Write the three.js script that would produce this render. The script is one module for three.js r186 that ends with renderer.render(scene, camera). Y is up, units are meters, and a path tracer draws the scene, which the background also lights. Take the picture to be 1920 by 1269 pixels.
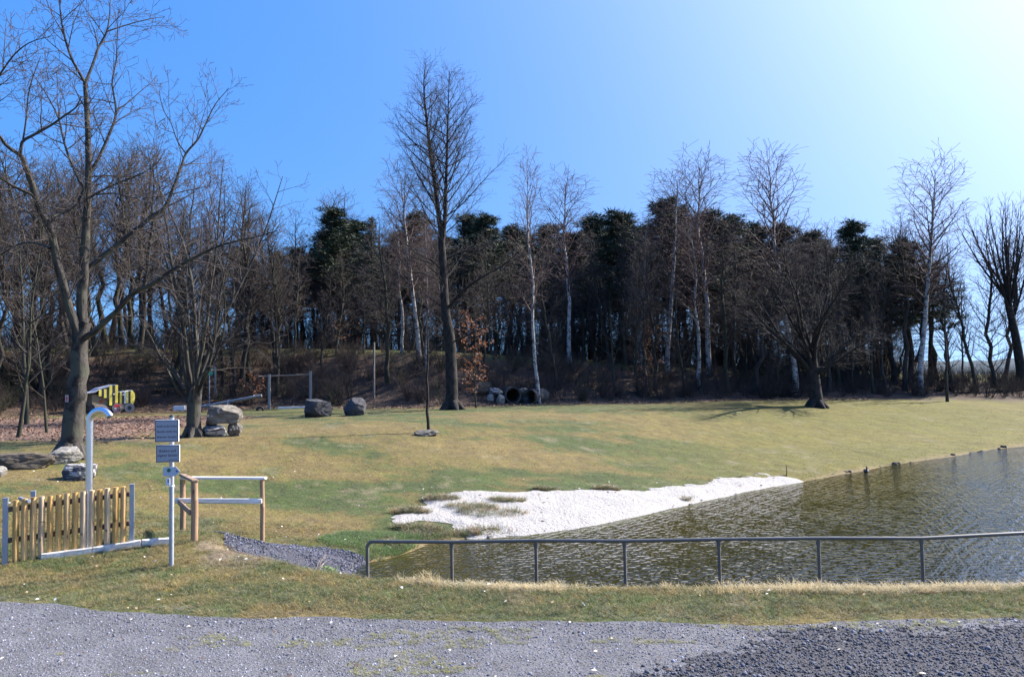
import * as THREE from 'three';
import { mergeGeometries, toCreasedNormals, mergeVertices } from 'three/addons/utils/BufferGeometryUtils.js';
import { RoundedBoxGeometry } from 'three/addons/geometries/RoundedBoxGeometry.js';

// ---------- camera, sky, sun, exposure ----------
const scene = new THREE.Scene();
const camera = new THREE.PerspectiveCamera(46.49, 1024 / 676, 0.1, 6000);
camera.position.set(0, 2.9, 0);
camera.rotation.order = 'YXZ';
camera.rotation.set(THREE.MathUtils.degToRad(2.81), 0, THREE.MathUtils.degToRad(-1.0));
const renderer = new THREE.WebGLRenderer({ antialias: true });
renderer.toneMapping = THREE.LinearToneMapping;
renderer.toneMappingExposure = 2.6;
renderer.shadowMap.enabled = true;

const SUN_EL = 37, SUN_AZ = 25;                          // azimuth: degrees beyond the picture's right
const rad = THREE.MathUtils.degToRad;
const sunDir = new THREE.Vector3(Math.cos(rad(SUN_EL)) * Math.cos(rad(SUN_AZ)), Math.sin(rad(SUN_EL)), -Math.cos(rad(SUN_EL)) * Math.sin(rad(SUN_AZ)));
const sun = new THREE.DirectionalLight(new THREE.Color(1.0, 0.94, 0.84), 5.0);
sun.position.copy(sunDir).multiplyScalar(90).add(new THREE.Vector3(0, 0, -35));
sun.target.position.set(0, 0, -35);
sun.castShadow = true;
sun.shadow.mapSize.set(4096, 4096);
Object.assign(sun.shadow.camera, { left: -75, right: 75, top: 75, bottom: -75, near: 1, far: 260 });
scene.add(sun, sun.target);
{
  const AIR = 0.4, w = 1024, h = 512, px = new Float32Array(w * h * 4), d = new THREE.Vector3();
  for (let j = 0; j < h; j++) for (let i = 0; i < w; i++) {
    const el = ((j + 0.5) / h - 0.5) * Math.PI, az = ((i + 0.5) / w - 0.5) * 2 * Math.PI;
    d.set(Math.cos(el) * Math.cos(az), Math.sin(el), Math.cos(el) * Math.sin(az));
    const th = Math.acos(THREE.MathUtils.clamp(d.dot(sunDir), -1, 1)) * 180 / Math.PI;
    const e = Math.max(0, el) * 180 / Math.PI;
    const glow = 1.5 * (1 - Math.exp(-Math.exp(-(th - 35) / 12.5) / 1.5));       // aureole round the sun
    const low = Math.exp(-e / 12);                                            // paler air towards the horizon
    const k = (j * w + i) * 4;
    px[k] = AIR * (0.05 + 0.24 * low + 0.9 * glow);
    px[k + 1] = AIR * (0.29 + 0.36 * low + 0.87 * glow);
    px[k + 2] = AIR * (0.98 + 0.15 * low + 1.0 * glow);
    px[k + 3] = 1;
  }
  const sky = new THREE.DataTexture(px, w, h, THREE.RGBAFormat, THREE.FloatType);
  sky.mapping = THREE.EquirectangularReflectionMapping;
  sky.magFilter = sky.minFilter = THREE.LinearFilter;
  sky.needsUpdate = true;
  scene.background = sky;
  scene.environment = sky;
}

// ---------- surveyed places: limbs of the two large trees in metres from their feet; wood trees as kind, x, z, height of the top ----------
const LEFT_BASE= [-12.34, 0.96, -21.99] ;
const LEFT_LIMBS= [[[0.0,-0.05,0.0,0.313],[0.04,0.33,0.0,0.287],[0.15,1.37,0.0,0.261],[0.21,2.4,0.0,0.236],[0.22,3.15,0.0,0.21],[0.35,3.74,0.0,0.184]],[[0.32,3.37,0.0,0.14],[0.3,4.42,0.05,0.129],[0.39,5.17,0.1,0.118],[0.45,6.29,0.15,0.107],[0.54,7.27,0.2,0.096],[0.57,8.17,0.25,0.085],[0.58,8.91,0.3,0.074],[0.56,9.66,0.35,0.063],[0.55,10.41,0.4,0.053]],[[0.55,10.41,0.4,0.042],[0.29,10.96,0.56,0.035],[0.15,11.57,0.72,0.029],[0.13,12.03,0.88,0.022],[0.18,12.7,1.04,0.015],[0.33,13.51,1.2,0.008]],[[0.55,10.41,0.4,0.042],[0.64,10.93,0.23,0.036],[0.74,11.54,0.07,0.031],[0.88,12.08,-0.1,0.025],[0.86,12.55,-0.27,0.02],[0.81,13.27,-0.43,0.014],[0.8,14.41,-0.6,0.008]],[[0.98,11.99,0.1,0.021],[1.37,12.35,-0.27,0.016],[1.9,12.69,-0.63,0.012],[2.13,12.91,-1.0,0.007]],[[0.23,3.15,0.0,0.133],[0.16,3.81,0.2,0.124],[0.01,4.69,0.4,0.115],[-0.11,5.48,0.6,0.105],[-0.18,6.26,0.8,0.096],[-0.29,6.66,1.0,0.087],[-0.35,7.19,1.2,0.078],[-0.42,7.65,1.4,0.069],[-0.47,8.03,1.6,0.059]],[[-0.47,8.03,1.6,0.049],[-0.79,8.28,1.73,0.044],[-0.85,8.46,1.85,0.039],[-1.26,8.99,1.98,0.034],[-1.12,9.57,2.1,0.029],[-0.63,9.97,2.23,0.024],[-0.21,10.4,2.35,0.019],[0.27,10.66,2.48,0.013],[0.89,10.76,2.6,0.008]],[[-0.47,8.03,1.6,0.045],[-0.38,8.35,1.7,0.04],[0.03,8.53,1.8,0.035],[0.5,8.73,1.9,0.03],[0.91,8.94,2.0,0.025],[1.24,9.11,2.1,0.019],[1.43,9.35,2.2,0.014]],[[-0.35,8.42,1.7,0.025],[-0.24,8.9,1.77,0.02],[-0.13,9.58,1.85,0.016],[0.02,9.97,1.93,0.011],[0.26,10.51,2.0,0.007]],[[-0.35,7.05,1.2,0.049],[-0.63,7.2,1.5,0.04],[-0.86,7.38,1.8,0.032],[-1.22,7.62,2.1,0.023],[-1.56,7.61,2.4,0.014]],[[0.37,7.45,0.1,0.035],[0.24,6.89,0.4,0.03],[0.01,6.64,0.7,0.026],[0.0,6.51,1.0,0.021]],[[-0.16,5.7,0.8,0.035],[-0.79,5.93,0.4,0.03],[-1.49,5.98,0.0,0.025],[-2.27,5.75,-0.4,0.019],[-3.0,5.67,-0.8,0.014]],[[0.32,5.09,0.0,0.084],[0.56,5.43,-0.15,0.078],[1.01,5.87,-0.3,0.071],[1.55,6.39,-0.45,0.065],[1.94,6.8,-0.6,0.059],[2.27,7.1,-0.75,0.052],[2.43,7.65,-0.9,0.046],[2.61,8.33,-1.05,0.04],[2.7,8.82,-1.2,0.034],[3.0,9.3,-1.35,0.027],[3.22,9.92,-1.5,0.021],[3.41,10.47,-1.65,0.015],[3.77,11.02,-1.8,0.008]],[[2.7,8.82,-1.2,0.021],[2.5,9.16,-1.1,0.017],[2.34,9.69,-1.0,0.014],[2.15,10.07,-0.9,0.011],[2.07,10.6,-0.8,0.007]],[[0.32,3.27,0.0,0.091],[0.75,3.46,0.18,0.083],[1.43,4.0,0.36,0.075],[2.04,4.49,0.54,0.067],[2.63,4.71,0.72,0.059],[3.22,5.04,0.9,0.05],[3.87,5.33,1.08,0.042],[4.52,5.58,1.26,0.034],[5.08,5.68,1.44,0.026],[5.77,5.78,1.62,0.018],[6.32,5.88,1.8,0.01]],[[0.5,7.9,0.1,0.049],[0.71,8.4,-0.04,0.044],[0.9,9.06,-0.18,0.038],[1.05,9.72,-0.31,0.033],[0.94,10.25,-0.45,0.028],[0.79,10.78,-0.59,0.023],[0.83,11.48,-0.73,0.017],[0.8,12.34,-0.86,0.012],[0.75,13.23,-1.0,0.007]],[[0.36,7.52,0.1,0.042],[-0.12,8.29,-0.15,0.036],[-0.5,9.07,-0.4,0.03],[-0.8,9.79,-0.65,0.025],[-1.23,10.45,-0.9,0.019],[-1.63,10.96,-1.15,0.013],[-2.11,11.56,-1.4,0.007]],[[0.52,7.25,0.1,0.035],[1.19,7.44,0.38,0.028],[1.85,7.59,0.65,0.021],[2.49,7.73,0.92,0.014],[3.05,8.01,1.2,0.007]],[[0.52,7.83,0.1,0.025],[1.0,7.96,-0.3,0.02],[1.42,8.02,-0.7,0.015],[1.71,8.2,-1.1,0.01],[2.17,8.09,-1.5,0.006]],[[0.52,7.29,0.1,0.025],[1.53,7.2,0.73,0.018],[2.42,6.89,1.37,0.012],[3.41,6.79,2.0,0.006]],[[0.4,6.46,0.1,0.021],[0.46,6.72,-0.47,0.016],[0.71,6.75,-1.03,0.011],[0.83,7.11,-1.6,0.006]],[[0.29,6.1,0.0,0.021],[-0.47,6.3,-0.6,0.014],[-1.2,6.34,-1.2,0.007]]] ;
const MID_BASE= [-3.16, 1.3, -40.94] ;
const MID_LIMBS= [[[0.02,-0.02,0.0,0.344],[-0.01,0.95,0.0,0.315],[-0.03,2.88,0.0,0.287],[-0.16,4.22,0.0,0.258],[-0.3,5.12,0.0,0.229],[-0.39,7.37,0.0,0.201],[-0.44,9.03,0.0,0.172]],[[-0.44,9.03,0.0,0.135],[-0.66,11.13,0.08,0.111],[-0.93,13.09,0.16,0.086],[-1.12,15.19,0.24,0.062],[-1.24,16.84,0.32,0.038],[-1.14,18.18,0.4,0.013]],[[-0.4,8.73,0.0,0.135],[-0.24,10.26,-0.1,0.111],[-0.19,11.95,-0.2,0.086],[-0.1,13.81,-0.3,0.062],[-0.04,15.85,-0.4,0.038],[0.06,18.06,-0.5,0.013]],[[-0.07,5.34,0.0,0.09],[0.63,6.11,0.38,0.072],[1.69,6.79,0.75,0.054],[2.73,7.31,1.12,0.036],[3.61,7.96,1.5,0.018]],[[-0.05,3.85,0.0,0.063],[0.71,5.16,-0.6,0.041],[1.45,5.96,-1.2,0.018]],[[-0.02,3.48,0.0,0.054],[1.37,4.0,0.9,0.034],[2.84,4.49,1.8,0.013]],[[-0.39,7.22,0.0,0.063],[-0.97,7.77,0.4,0.046],[-1.8,8.17,0.8,0.028],[-2.47,8.85,1.2,0.011]],[[-0.38,7.82,0.0,0.063],[0.62,8.32,-0.4,0.046],[1.66,8.67,-0.8,0.028],[2.42,9.04,-1.2,0.011]],[[-0.37,6.62,0.0,0.045],[-1.4,7.19,-0.75,0.028],[-2.41,7.46,-1.5,0.011]]] ;
const WOOD= [["pine",-13.0,-60.0,15.7],["pine",-15.1,-64.0,14.8],["pine",-13.0,-66.0,16.0],["pine",-7.7,-64.0,16.2],["pine",-9.8,-68.0,15.4],["pine",-3.4,-66.0,16.3],["pine",-2.0,-62.0,15.6],["pine",-0.1,-68.0,15.7],["pine",6.7,-66.0,15.9],["pine",8.2,-60.0,15.2],["pine",10.0,-66.0,15.4],["pine",11.7,-58.0,15.6],["pine",13.8,-62.0,15.9],["pine",15.3,-60.0,15.1],["pine",17.7,-64.0,15.5],["pine",20.6,-68.0,14.4],["pine",21.0,-66.0,15.1],["pine",22.5,-64.0,14.7],["pine",26.9,-66.0,13.1],["pine",25.4,-58.0,13.7],["pine",28.5,-62.0,13.0],["pine",31.5,-66.0,10.7],["pine",29.4,-58.0,12.3],["pine",32.0,-60.0,10.8],["pine",-19.7,-66.0,13.5],["pine",-17.1,-64.0,13.5],["pine",-19.7,-70.0,12.6],["pine",3.5,-70.0,16.1],["pine",5.1,-66.0,14.6],["pine",11.8,-68.0,15.5],["pine",25.9,-70.0,14.7],["pine",25.8,-66.0,14.5],["pine",-6.0,-70.0,15.3],["pine",-11.6,-72.0,14.7],["pine",-18.0,-72.0,14.3],["pine",17.4,-72.0,15.7],["pine",23.9,-72.0,14.1],["pine",1.6,-72.0,15.7],["pine",-20.6,-62.0,12.0],["pine",-23.3,-66.0,14.0],["pine",8.5,-72.0,15.8],["pine",-15.5,-74.0,15.1],["pine",-13.3,-76.0,14.9],["pine",-10.0,-74.0,14.5],["pine",-5.0,-76.0,15.2],["pine",-1.4,-76.0,15.7],["pine",2.7,-76.0,15.1],["pine",4.7,-74.0,14.2],["pine",7.4,-76.0,15.0],["pine",10.8,-76.0,15.0],["pine",14.1,-76.0,15.4],["pine",15.6,-74.0,15.6],["pine",20.1,-76.0,15.3],["pine",21.6,-74.0,14.0],["pine",23.7,-76.0,13.7],["pine",27.0,-76.0,14.2],["pine",28.3,-74.0,12.8],["pine",31.7,-76.0,13.0],["pine",32.0,-72.0,13.0],["pine",34.4,-74.0,12.7],["spruce",-10.3,-58.0,15.1],["spruce",5.6,-62.0,14.1],["spruce",7.2,-58.0,10.9],["spruce",18.0,-62.0,10.5],["spruce",-25.6,-60.0,9.3],["birch",-6.0,-50.0,15.9],["birch",-7.3,-52.0,13.9],["birch",4.1,-54.0,16.6],["birch",9.1,-56.0,13.7],["birch",10.7,-54.0,16.3],["birch",12.2,-52.0,12.9],["birch",14.0,-55.0,18.0],["birch",18.7,-52.0,17.3],["birch",28.0,-54.0,16.7],["bare",-36.9,-52.9,18.7],["bare",-31.5,-45.5,14.9],["bare",-25.4,-37.0,12.7],["bare",-25.9,-38.4,14.6],["bare",-26.2,-39.2,12.2],["bare",-40.3,-60.6,18.3],["bare",-40.2,-61.4,19.8],["bare",-28.4,-43.5,13.1],["bare",-28.4,-44.0,16.1],["bare",-32.3,-51.1,18.0],["bare",-31.5,-50.2,16.8],["bare",-25.9,-41.4,15.5],["bare",-27.1,-44.2,14.9],["bare",-26.6,-43.8,14.7],["bare",-25.3,-42.4,13.4],["bare",-34.9,-58.8,18.3],["bare",-36.0,-61.5,20.4],["bare",-32.6,-55.7,18.0],["bare",-21.4,-37.0,12.7],["bare",-28.8,-50.9,15.2],["bare",-30.1,-54.1,18.1],["bare",-26.5,-47.9,15.2],["bare",-30.1,-55.5,15.3],["bare",-32.4,-60.0,21.1],["bare",-33.2,-62.4,16.6],["bare",-31.4,-59.4,19.2],["bare",-26.0,-49.4,16.1],["bare",-31.8,-61.4,21.5],["bare",-27.5,-53.8,18.3],["bare",-27.3,-55.0,19.4],["bare",-30.8,-62.4,17.2],["bare",-26.2,-54.3,18.3],["bare",-31.4,-65.2,17.8],["bare",-24.2,-50.6,17.7],["bare",-27.1,-57.8,18.2],["bare",-25.2,-54.4,19.6],["bare",-29.6,-65.1,19.6],["bare",-25.9,-58.4,16.5],["bare",-28.0,-64.0,20.5],["bare",-26.6,-62.0,15.3],["bare",-20.6,-48.1,12.9],["bare",-19.8,-47.4,13.9],["bare",-22.0,-52.8,14.8],["bare",-20.2,-49.0,14.5],["bare",-18.8,-46.5,12.6],["bare",-19.0,-49.0,12.2],["bare",-20.7,-53.3,14.1],["bare",-25.3,-65.9,14.3],["bare",-17.8,-47.7,12.4],["bare",-19.0,-51.3,13.7],["bare",-16.5,-46.5,14.6],["bare",-17.0,-48.9,13.8],["bare",-19.5,-56.6,17.7],["bare",-20.0,-59.9,14.8],["bare",-16.5,-49.3,14.5],["bare",-19.9,-61.6,16.6],["bare",-20.0,-62.2,18.2],["bare",-19.1,-62.1,12.7],["bare",-15.3,-50.5,11.3],["bare",-13.9,-46.6,12.0],["bare",-15.2,-51.2,13.2],["bare",-15.6,-54.9,11.1],["bare",-19.6,-70.9,11.4],["bare",-14.8,-53.4,12.9],["bare",-17.0,-63.0,14.8],["bare",-14.8,-59.5,10.8],["bare",-12.2,-50.0,9.7],["bare",-15.6,-66.8,11.3],["bare",-11.6,-52.3,11.5],["bare",-14.3,-67.2,14.8],["bare",-11.5,-57.6,12.7],["bare",-9.9,-52.1,10.3],["bare",-13.6,-69.7,16.3],["bare",-11.8,-67.8,16.0],["bare",-9.1,-56.4,11.2],["bare",-7.7,-48.3,12.3],["bare",-8.6,-60.6,11.8],["bare",-9.2,-68.9,14.4],["bare",-6.8,-54.0,13.0],["bare",-7.8,-62.1,14.3],["bare",-6.0,-51.2,11.4],["bare",-5.6,-59.0,13.1],["bare",-5.4,-58.1,10.1],["bare",-4.6,-60.8,12.6],["bare",-4.3,-58.6,14.7],["bare",-4.7,-67.2,16.6],["bare",-4.0,-65.4,13.4],["bare",-2.7,-60.4,13.4],["bare",-1.8,-50.6,9.6],["bare",-1.4,-54.6,12.8],["bare",-0.8,-61.5,12.6],["bare",-0.2,-58.6,10.0],["bare",0.2,-60.3,12.4],["bare",0.9,-60.8,12.7],["bare",1.3,-64.8,10.6],["bare",2.0,-54.2,9.3],["bare",2.8,-68.2,10.9],["bare",2.6,-58.6,14.1],["bare",2.6,-49.8,11.9],["bare",5.0,-69.5,12.0],["bare",4.6,-63.8,11.7],["bare",5.8,-71.2,11.6],["bare",5.3,-57.6,9.6],["bare",7.2,-68.0,10.6],["bare",6.7,-60.4,12.7],["bare",6.9,-55.6,13.1],["bare",8.6,-61.3,15.1],["bare",8.1,-56.0,14.0],["bare",7.8,-49.5,10.5],["bare",12.3,-71.3,12.1],["bare",8.2,-49.0,11.5],["bare",9.6,-51.1,11.8],["bare",12.9,-67.7,10.9],["bare",13.9,-70.1,15.9],["bare",10.7,-50.2,9.7],["bare",12.4,-58.2,10.9],["bare",14.0,-63.2,10.2],["bare",16.9,-68.6,16.0],["bare",14.2,-58.9,10.0],["bare",18.0,-70.2,13.3],["bare",16.1,-60.6,14.2],["bare",14.3,-51.9,12.6],["bare",15.6,-55.5,12.9],["bare",16.1,-55.0,10.0],["bare",17.4,-56.3,13.1],["bare",14.9,-48.4,11.4],["bare",17.4,-52.6,10.6],["bare",16.9,-50.6,8.6],["bare",21.0,-59.9,12.4],["bare",21.7,-60.2,12.6],["bare",20.6,-56.2,9.0],["bare",24.0,-63.3,11.3],["bare",18.8,-49.3,11.0],["bare",25.5,-65.8,15.4],["bare",20.0,-50.0,12.0],["bare",26.7,-64.1,10.4],["bare",23.0,-55.0,12.4],["bare",25.3,-58.7,13.5],["bare",31.0,-71.3,10.7],["bare",32.2,-71.2,15.2],["bare",21.9,-48.0,10.7],["bare",28.1,-60.1,12.0],["bare",22.8,-48.1,10.1],["bare",28.0,-57.6,13.6],["bare",27.2,-55.3,13.5],["bare",30.5,-60.7,11.5],["low",-25.0,-71.8,10.9],["low",-21.4,-63.2,11.2],["low",-23.7,-71.9,13.6],["low",-24.2,-74.4,14.6],["low",-22.7,-72.1,11.0],["low",-20.8,-67.5,13.0],["low",-22.4,-73.7,10.0],["low",-22.0,-75.6,11.6],["low",-17.4,-61.1,9.4],["low",-18.2,-63.9,12.5],["low",-18.9,-68.3,9.5],["low",-18.5,-71.0,10.8],["low",-18.7,-73.6,14.6],["low",-16.5,-67.8,11.1],["low",-17.0,-72.2,14.0],["low",-14.4,-61.8,12.4],["low",-15.8,-72.3,13.2],["low",-13.4,-64.4,10.7],["low",-15.0,-72.9,10.7],["low",-11.3,-57.7,9.2],["low",-14.0,-72.4,12.9],["low",-10.3,-56.3,9.4],["low",-12.6,-70.8,12.6],["low",-10.1,-62.4,9.5],["low",-10.4,-66.3,11.0],["low",-9.3,-60.4,8.3],["low",-7.6,-56.4,7.8],["low",-10.3,-77.3,10.3],["low",-7.5,-60.6,11.2],["low",-7.5,-68.8,12.6],["low",-8.7,-77.0,11.9],["low",-7.0,-67.2,9.3],["low",-5.3,-61.1,9.2],["low",-4.4,-56.6,9.6],["low",-5.4,-65.9,10.7],["low",-4.4,-63.6,12.1],["low",-3.4,-56.0,8.1],["low",-2.8,-58.6,8.3],["low",-2.8,-75.8,10.6],["low",-2.4,-64.6,11.1],["low",-1.2,-63.9,10.0],["low",-1.1,-57.1,10.6],["low",-1.0,-62.3,8.6],["low",0.3,-61.8,11.3],["low",0.5,-64.2,11.9],["low",1.5,-73.9,9.4],["low",1.8,-76.7,9.4],["low",1.8,-57.1,8.6],["low",3.1,-72.6,11.6],["low",2.8,-57.1,10.4],["low",4.1,-66.4,12.4],["low",4.5,-72.3,12.4],["low",5.6,-70.4,12.3],["low",5.0,-64.7,10.1],["low",5.1,-60.6,11.4],["low",6.2,-60.8,9.9],["low",7.2,-65.9,8.0],["low",6.3,-58.0,10.9],["low",7.3,-61.3,11.8],["low",9.5,-75.5,11.2],["low",9.2,-65.1,10.8],["low",9.2,-63.4,10.7],["low",11.4,-77.3,13.0],["low",10.9,-69.8,10.8],["low",10.9,-62.0,11.3],["low",11.5,-65.8,10.9],["low",14.4,-75.2,9.5],["low",13.5,-71.6,13.6],["low",14.3,-68.9,10.8],["low",15.6,-76.4,12.2],["low",17.2,-77.4,9.6],["low",13.3,-59.4,11.4],["low",18.0,-76.7,10.5],["low",17.9,-72.8,10.3],["low",14.3,-56.9,9.1],["low",20.1,-76.2,13.0],["low",15.9,-58.8,10.4],["low",19.4,-71.4,10.2],["low",18.9,-67.5,12.6],["low",17.9,-60.9,10.2],["low",19.0,-62.6,12.2],["low",21.5,-70.2,8.3],["low",19.7,-61.2,9.8],["low",22.9,-71.5,8.4],["low",22.2,-67.0,12.8],["low",21.2,-61.7,10.1],["low",21.4,-61.0,7.7],["low",22.9,-65.2,10.9],["low",27.1,-73.5,12.7],["low",22.8,-60.5,9.6],["low",28.8,-74.0,12.1],["low",28.2,-72.7,12.4],["low",26.4,-66.9,8.0],["low",26.3,-65.2,11.4],["low",24.6,-59.2,7.4],["low",32.7,-77.4,13.0],["low",24.5,-57.3,11.1],["low",32.9,-75.4,8.9],["low",34.3,-76.5,8.4],["low",34.8,-76.6,13.0],["low",33.1,-70.6,13.1],["low",29.8,-63.3,10.4],["low",29.6,-62.2,12.0],["low",28.4,-58.7,7.3],["bare",31.4,-56.0,11.4],["bare",33.0,-56.0,12.5],["bare",35.0,-58.0,13.6],["bare",37.1,-60.0,12.8],["bare",32.2,-60.0,13.2],["bare",30.0,-60.0,13.3],["bare",25.5,-62.0,14.6],["bare",-15.5,-62.0,17.2],["bare",-15.1,-66.0,18.4],["bare",-16.2,-60.0,15.8]] ;

// ---------- helpers ----------
const V = (x, y, z) => new THREE.Vector3(x, y, z);
const clamp = THREE.MathUtils.clamp, lerp = THREE.MathUtils.lerp;
const sstep = (a, b, x) => { const t = clamp((x - a) / (b - a), 0, 1); return t * t * (3 - 2 * t); };
function rngOf(seed) { let s = seed >>> 0; return () => { s = (s + 0x6D2B79F5) >>> 0; let t = s; t = Math.imul(t ^ (t >>> 15), t | 1); t ^= t + Math.imul(t ^ (t >>> 7), t | 61); return ((t ^ (t >>> 14)) >>> 0) / 4294967296; }; }
function hash2(i, j, s = 0) { let h = Math.imul(i | 0, 374761393) + Math.imul(j | 0, 668265263) + Math.imul(s | 0, 1442695041); h = Math.imul(h ^ (h >>> 13), 1274126177); return ((h ^ (h >>> 16)) >>> 0) / 4294967296; }
function noise(x, y, s = 0, per = 0) {
  const i = Math.floor(x), j = Math.floor(y), fx = x - i, fy = y - j, u = fx * fx * (3 - 2 * fx), v = fy * fy * (3 - 2 * fy);
  const w = (k) => per ? ((k % per) + per) % per : k;
  const i0 = w(i), i1 = w(i + 1), j0 = w(j), j1 = w(j + 1);
  return lerp(lerp(hash2(i0, j0, s), hash2(i1, j0, s), u), lerp(hash2(i0, j1, s), hash2(i1, j1, s), u), v);
}
function fbm(x, y, s = 0, oct = 4) { let a = 0, w = 0.5, n = 0; for (let o = 0; o < oct; o++) { a += w * noise(x, y, s + o * 17); n += w; x *= 2.03; y *= 2.03; w *= 0.5; } return a / n; }
function tfbm(u, v, per, s = 0, oct = 4) { let a = 0, w = 0.5, n = 0, p = per; for (let o = 0; o < oct; o++) { a += w * noise(u * p, v * p, s + o * 17, p); n += w; p *= 2; w *= 0.5; } return a / n; }
const mix3 = (a, b, t) => [lerp(a[0], b[0], t), lerp(a[1], b[1], t), lerp(a[2], b[2], t)];
const names = {};
function numbered(n) { names[n] = (names[n] ?? -1) + 1; return names[n] ? n + '_' + String(names[n]).padStart(3, '0') : n; }
function tag(o, label, category, group, kind) {
  o.userData = { ...o.userData, label, category };
  if (group) o.userData.group = group;
  if (kind) o.userData.kind = kind;
  return o;
}
function shadows(o) { o.traverse((m) => { if (m.isMesh) { m.castShadow = true; m.receiveShadow = true; } }); return o; }
function thing(name, label, category, [x, y, z] = [0, 0, 0], turn = 0, group) {
  const o = new THREE.Group(); o.name = numbered(name); o.position.set(x, y, z); o.rotation.y = turn; scene.add(o);
  return tag(o, label, category, group);
}
function part(parent, name, geo, mat) { const m = new THREE.Mesh(geo, mat); m.name = name; m.castShadow = m.receiveShadow = true; parent.add(m); return m; }
function structure(name, geo, mat, label) { const m = part(scene, numbered(name), geo, mat); m.userData = { kind: 'structure', label, category: name.replace(/_/g, ' ').split(' ').slice(-2).join(' ') }; return m; }
function single(name, geo, mat, label, category, pos, turn = 0, group) { const m = part(scene, numbered(name), geo, mat); if (pos) m.position.set(...pos); m.rotation.y = turn; return tag(m, label, category, group); }
function copyOf(o, name, label, group) { const c = o.clone(); c.name = numbered(name); c.userData = { ...o.userData, label }; if (group) c.userData.group = group; scene.add(c); return c; }
const enc = (c) => Math.round(255 * clamp(c <= 0.0031308 ? c * 12.92 : 1.055 * Math.pow(c, 1 / 2.4) - 0.055, 0, 1));
function tex(w, h, fn, colour = true) {
  const d = new Uint8Array(w * h * 4);
  for (let j = 0; j < h; j++) for (let i = 0; i < w; i++) {
    let c = fn((i + 0.5) / w, (j + 0.5) / h); if (typeof c === 'number') c = [c, c, c];
    const k = (j * w + i) * 4;
    for (let q = 0; q < 3; q++) d[k + q] = colour ? enc(c[q]) : Math.round(255 * clamp(c[q], 0, 1));
    d[k + 3] = 255;
  }
  const t = new THREE.DataTexture(d, w, h, THREE.RGBAFormat);
  t.wrapS = t.wrapT = THREE.RepeatWrapping; t.magFilter = THREE.LinearFilter; t.minFilter = THREE.LinearMipmapLinearFilter; t.generateMipmaps = true;
  if (colour) t.colorSpace = THREE.SRGBColorSpace;
  t.needsUpdate = true;
  return t;
}
function rep(t, x, y) { const c = t.clone(); c.repeat.set(x, y); c.needsUpdate = true; return c; }
const std = (o) => new THREE.MeshStandardMaterial(o);
const rgb = (r, g, b) => new THREE.Color().setRGB(r, g, b);

// collects tubes and faces into one geometry
class Acc {
  constructor() { this.p = []; this.n = []; this.u = []; this.i = []; }
  get count() { return this.p.length / 3; }
  tube(pts, rad, sides = 5, cap = false, vScale = 1) {
    let ref = null, base = this.count, vlen = 0;
    const N = pts.length, t = V(), a = V(), b = V();
    for (let k = 0; k < N; k++) {
      t.subVectors(pts[Math.min(N - 1, k + 1)], pts[Math.max(0, k - 1)]).normalize();
      if (!ref) ref = Math.abs(t.y) > 0.9 ? V(1, 0, 0) : V(0, 1, 0);
      a.copy(ref).addScaledVector(t, -ref.dot(t)).normalize(); b.crossVectors(t, a); ref = a.clone();
      if (k) vlen += pts[k].distanceTo(pts[k - 1]);
      const r = rad[k], m = sides > 4 ? sides + 1 : sides;
      for (let q = 0; q < m; q++) {
        const an = (q / sides) * Math.PI * 2, c = Math.cos(an), s = Math.sin(an);
        const nx = a.x * c + b.x * s, ny = a.y * c + b.y * s, nz = a.z * c + b.z * s;
        this.p.push(pts[k].x + nx * r, pts[k].y + ny * r, pts[k].z + nz * r); this.n.push(nx, ny, nz);
        this.u.push(q / sides, vlen * vScale);
      }
    }
    const m = sides > 4 ? sides + 1 : sides;
    for (let k = 0; k < N - 1; k++) for (let q = 0; q < sides; q++) {
      const q1 = sides > 4 ? q + 1 : (q + 1) % sides, A = base + k * m + q, B = base + k * m + q1, C = A + m, D = B + m;
      this.i.push(A, B, C, B, D, C);
    }
    if (cap) for (const k of [0, N - 1]) {
      const c = this.count; t.subVectors(pts[Math.min(N - 1, k + 1)], pts[Math.max(0, k - 1)]).normalize().multiplyScalar(k ? 1 : -1);
      this.p.push(...pts[k].toArray()); this.n.push(t.x, t.y, t.z); this.u.push(0.5, 0);
      for (let q = 0; q < m; q++) { const s = (base + k * m + q) * 3; this.p.push(this.p[s], this.p[s + 1], this.p[s + 2]); this.n.push(t.x, t.y, t.z); this.u.push(0.5, 0.1); }
      for (let q = 0; q < sides; q++) { const q1 = sides > 4 ? q + 1 : (q + 1) % sides; k ? this.i.push(c, c + 1 + q, c + 1 + q1) : this.i.push(c, c + 1 + q1, c + 1 + q); }
    }
  }
  tri(a, b, c) { const s = this.count, n = V().subVectors(b, a).cross(V().subVectors(c, a)).normalize(); for (const v of [a, b, c]) { this.p.push(v.x, v.y, v.z); this.n.push(n.x, n.y, n.z); } this.u.push(0, 0, 1, 0, 0.5, 1); this.i.push(s, s + 1, s + 2); }
  geo() {
    const g = new THREE.BufferGeometry();
    g.setAttribute('position', new THREE.Float32BufferAttribute(this.p, 3)); g.setAttribute('normal', new THREE.Float32BufferAttribute(this.n, 3)); g.setAttribute('uv', new THREE.Float32BufferAttribute(this.u, 2));
    g.setIndex(this.i); return g;
  }
}
const tubeGeo = (pts, r, sides = 12, cap = true) => { const a = new Acc(); a.tube(pts, Array.isArray(r) ? r : pts.map(() => r), sides, cap); return a.geo(); };

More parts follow.
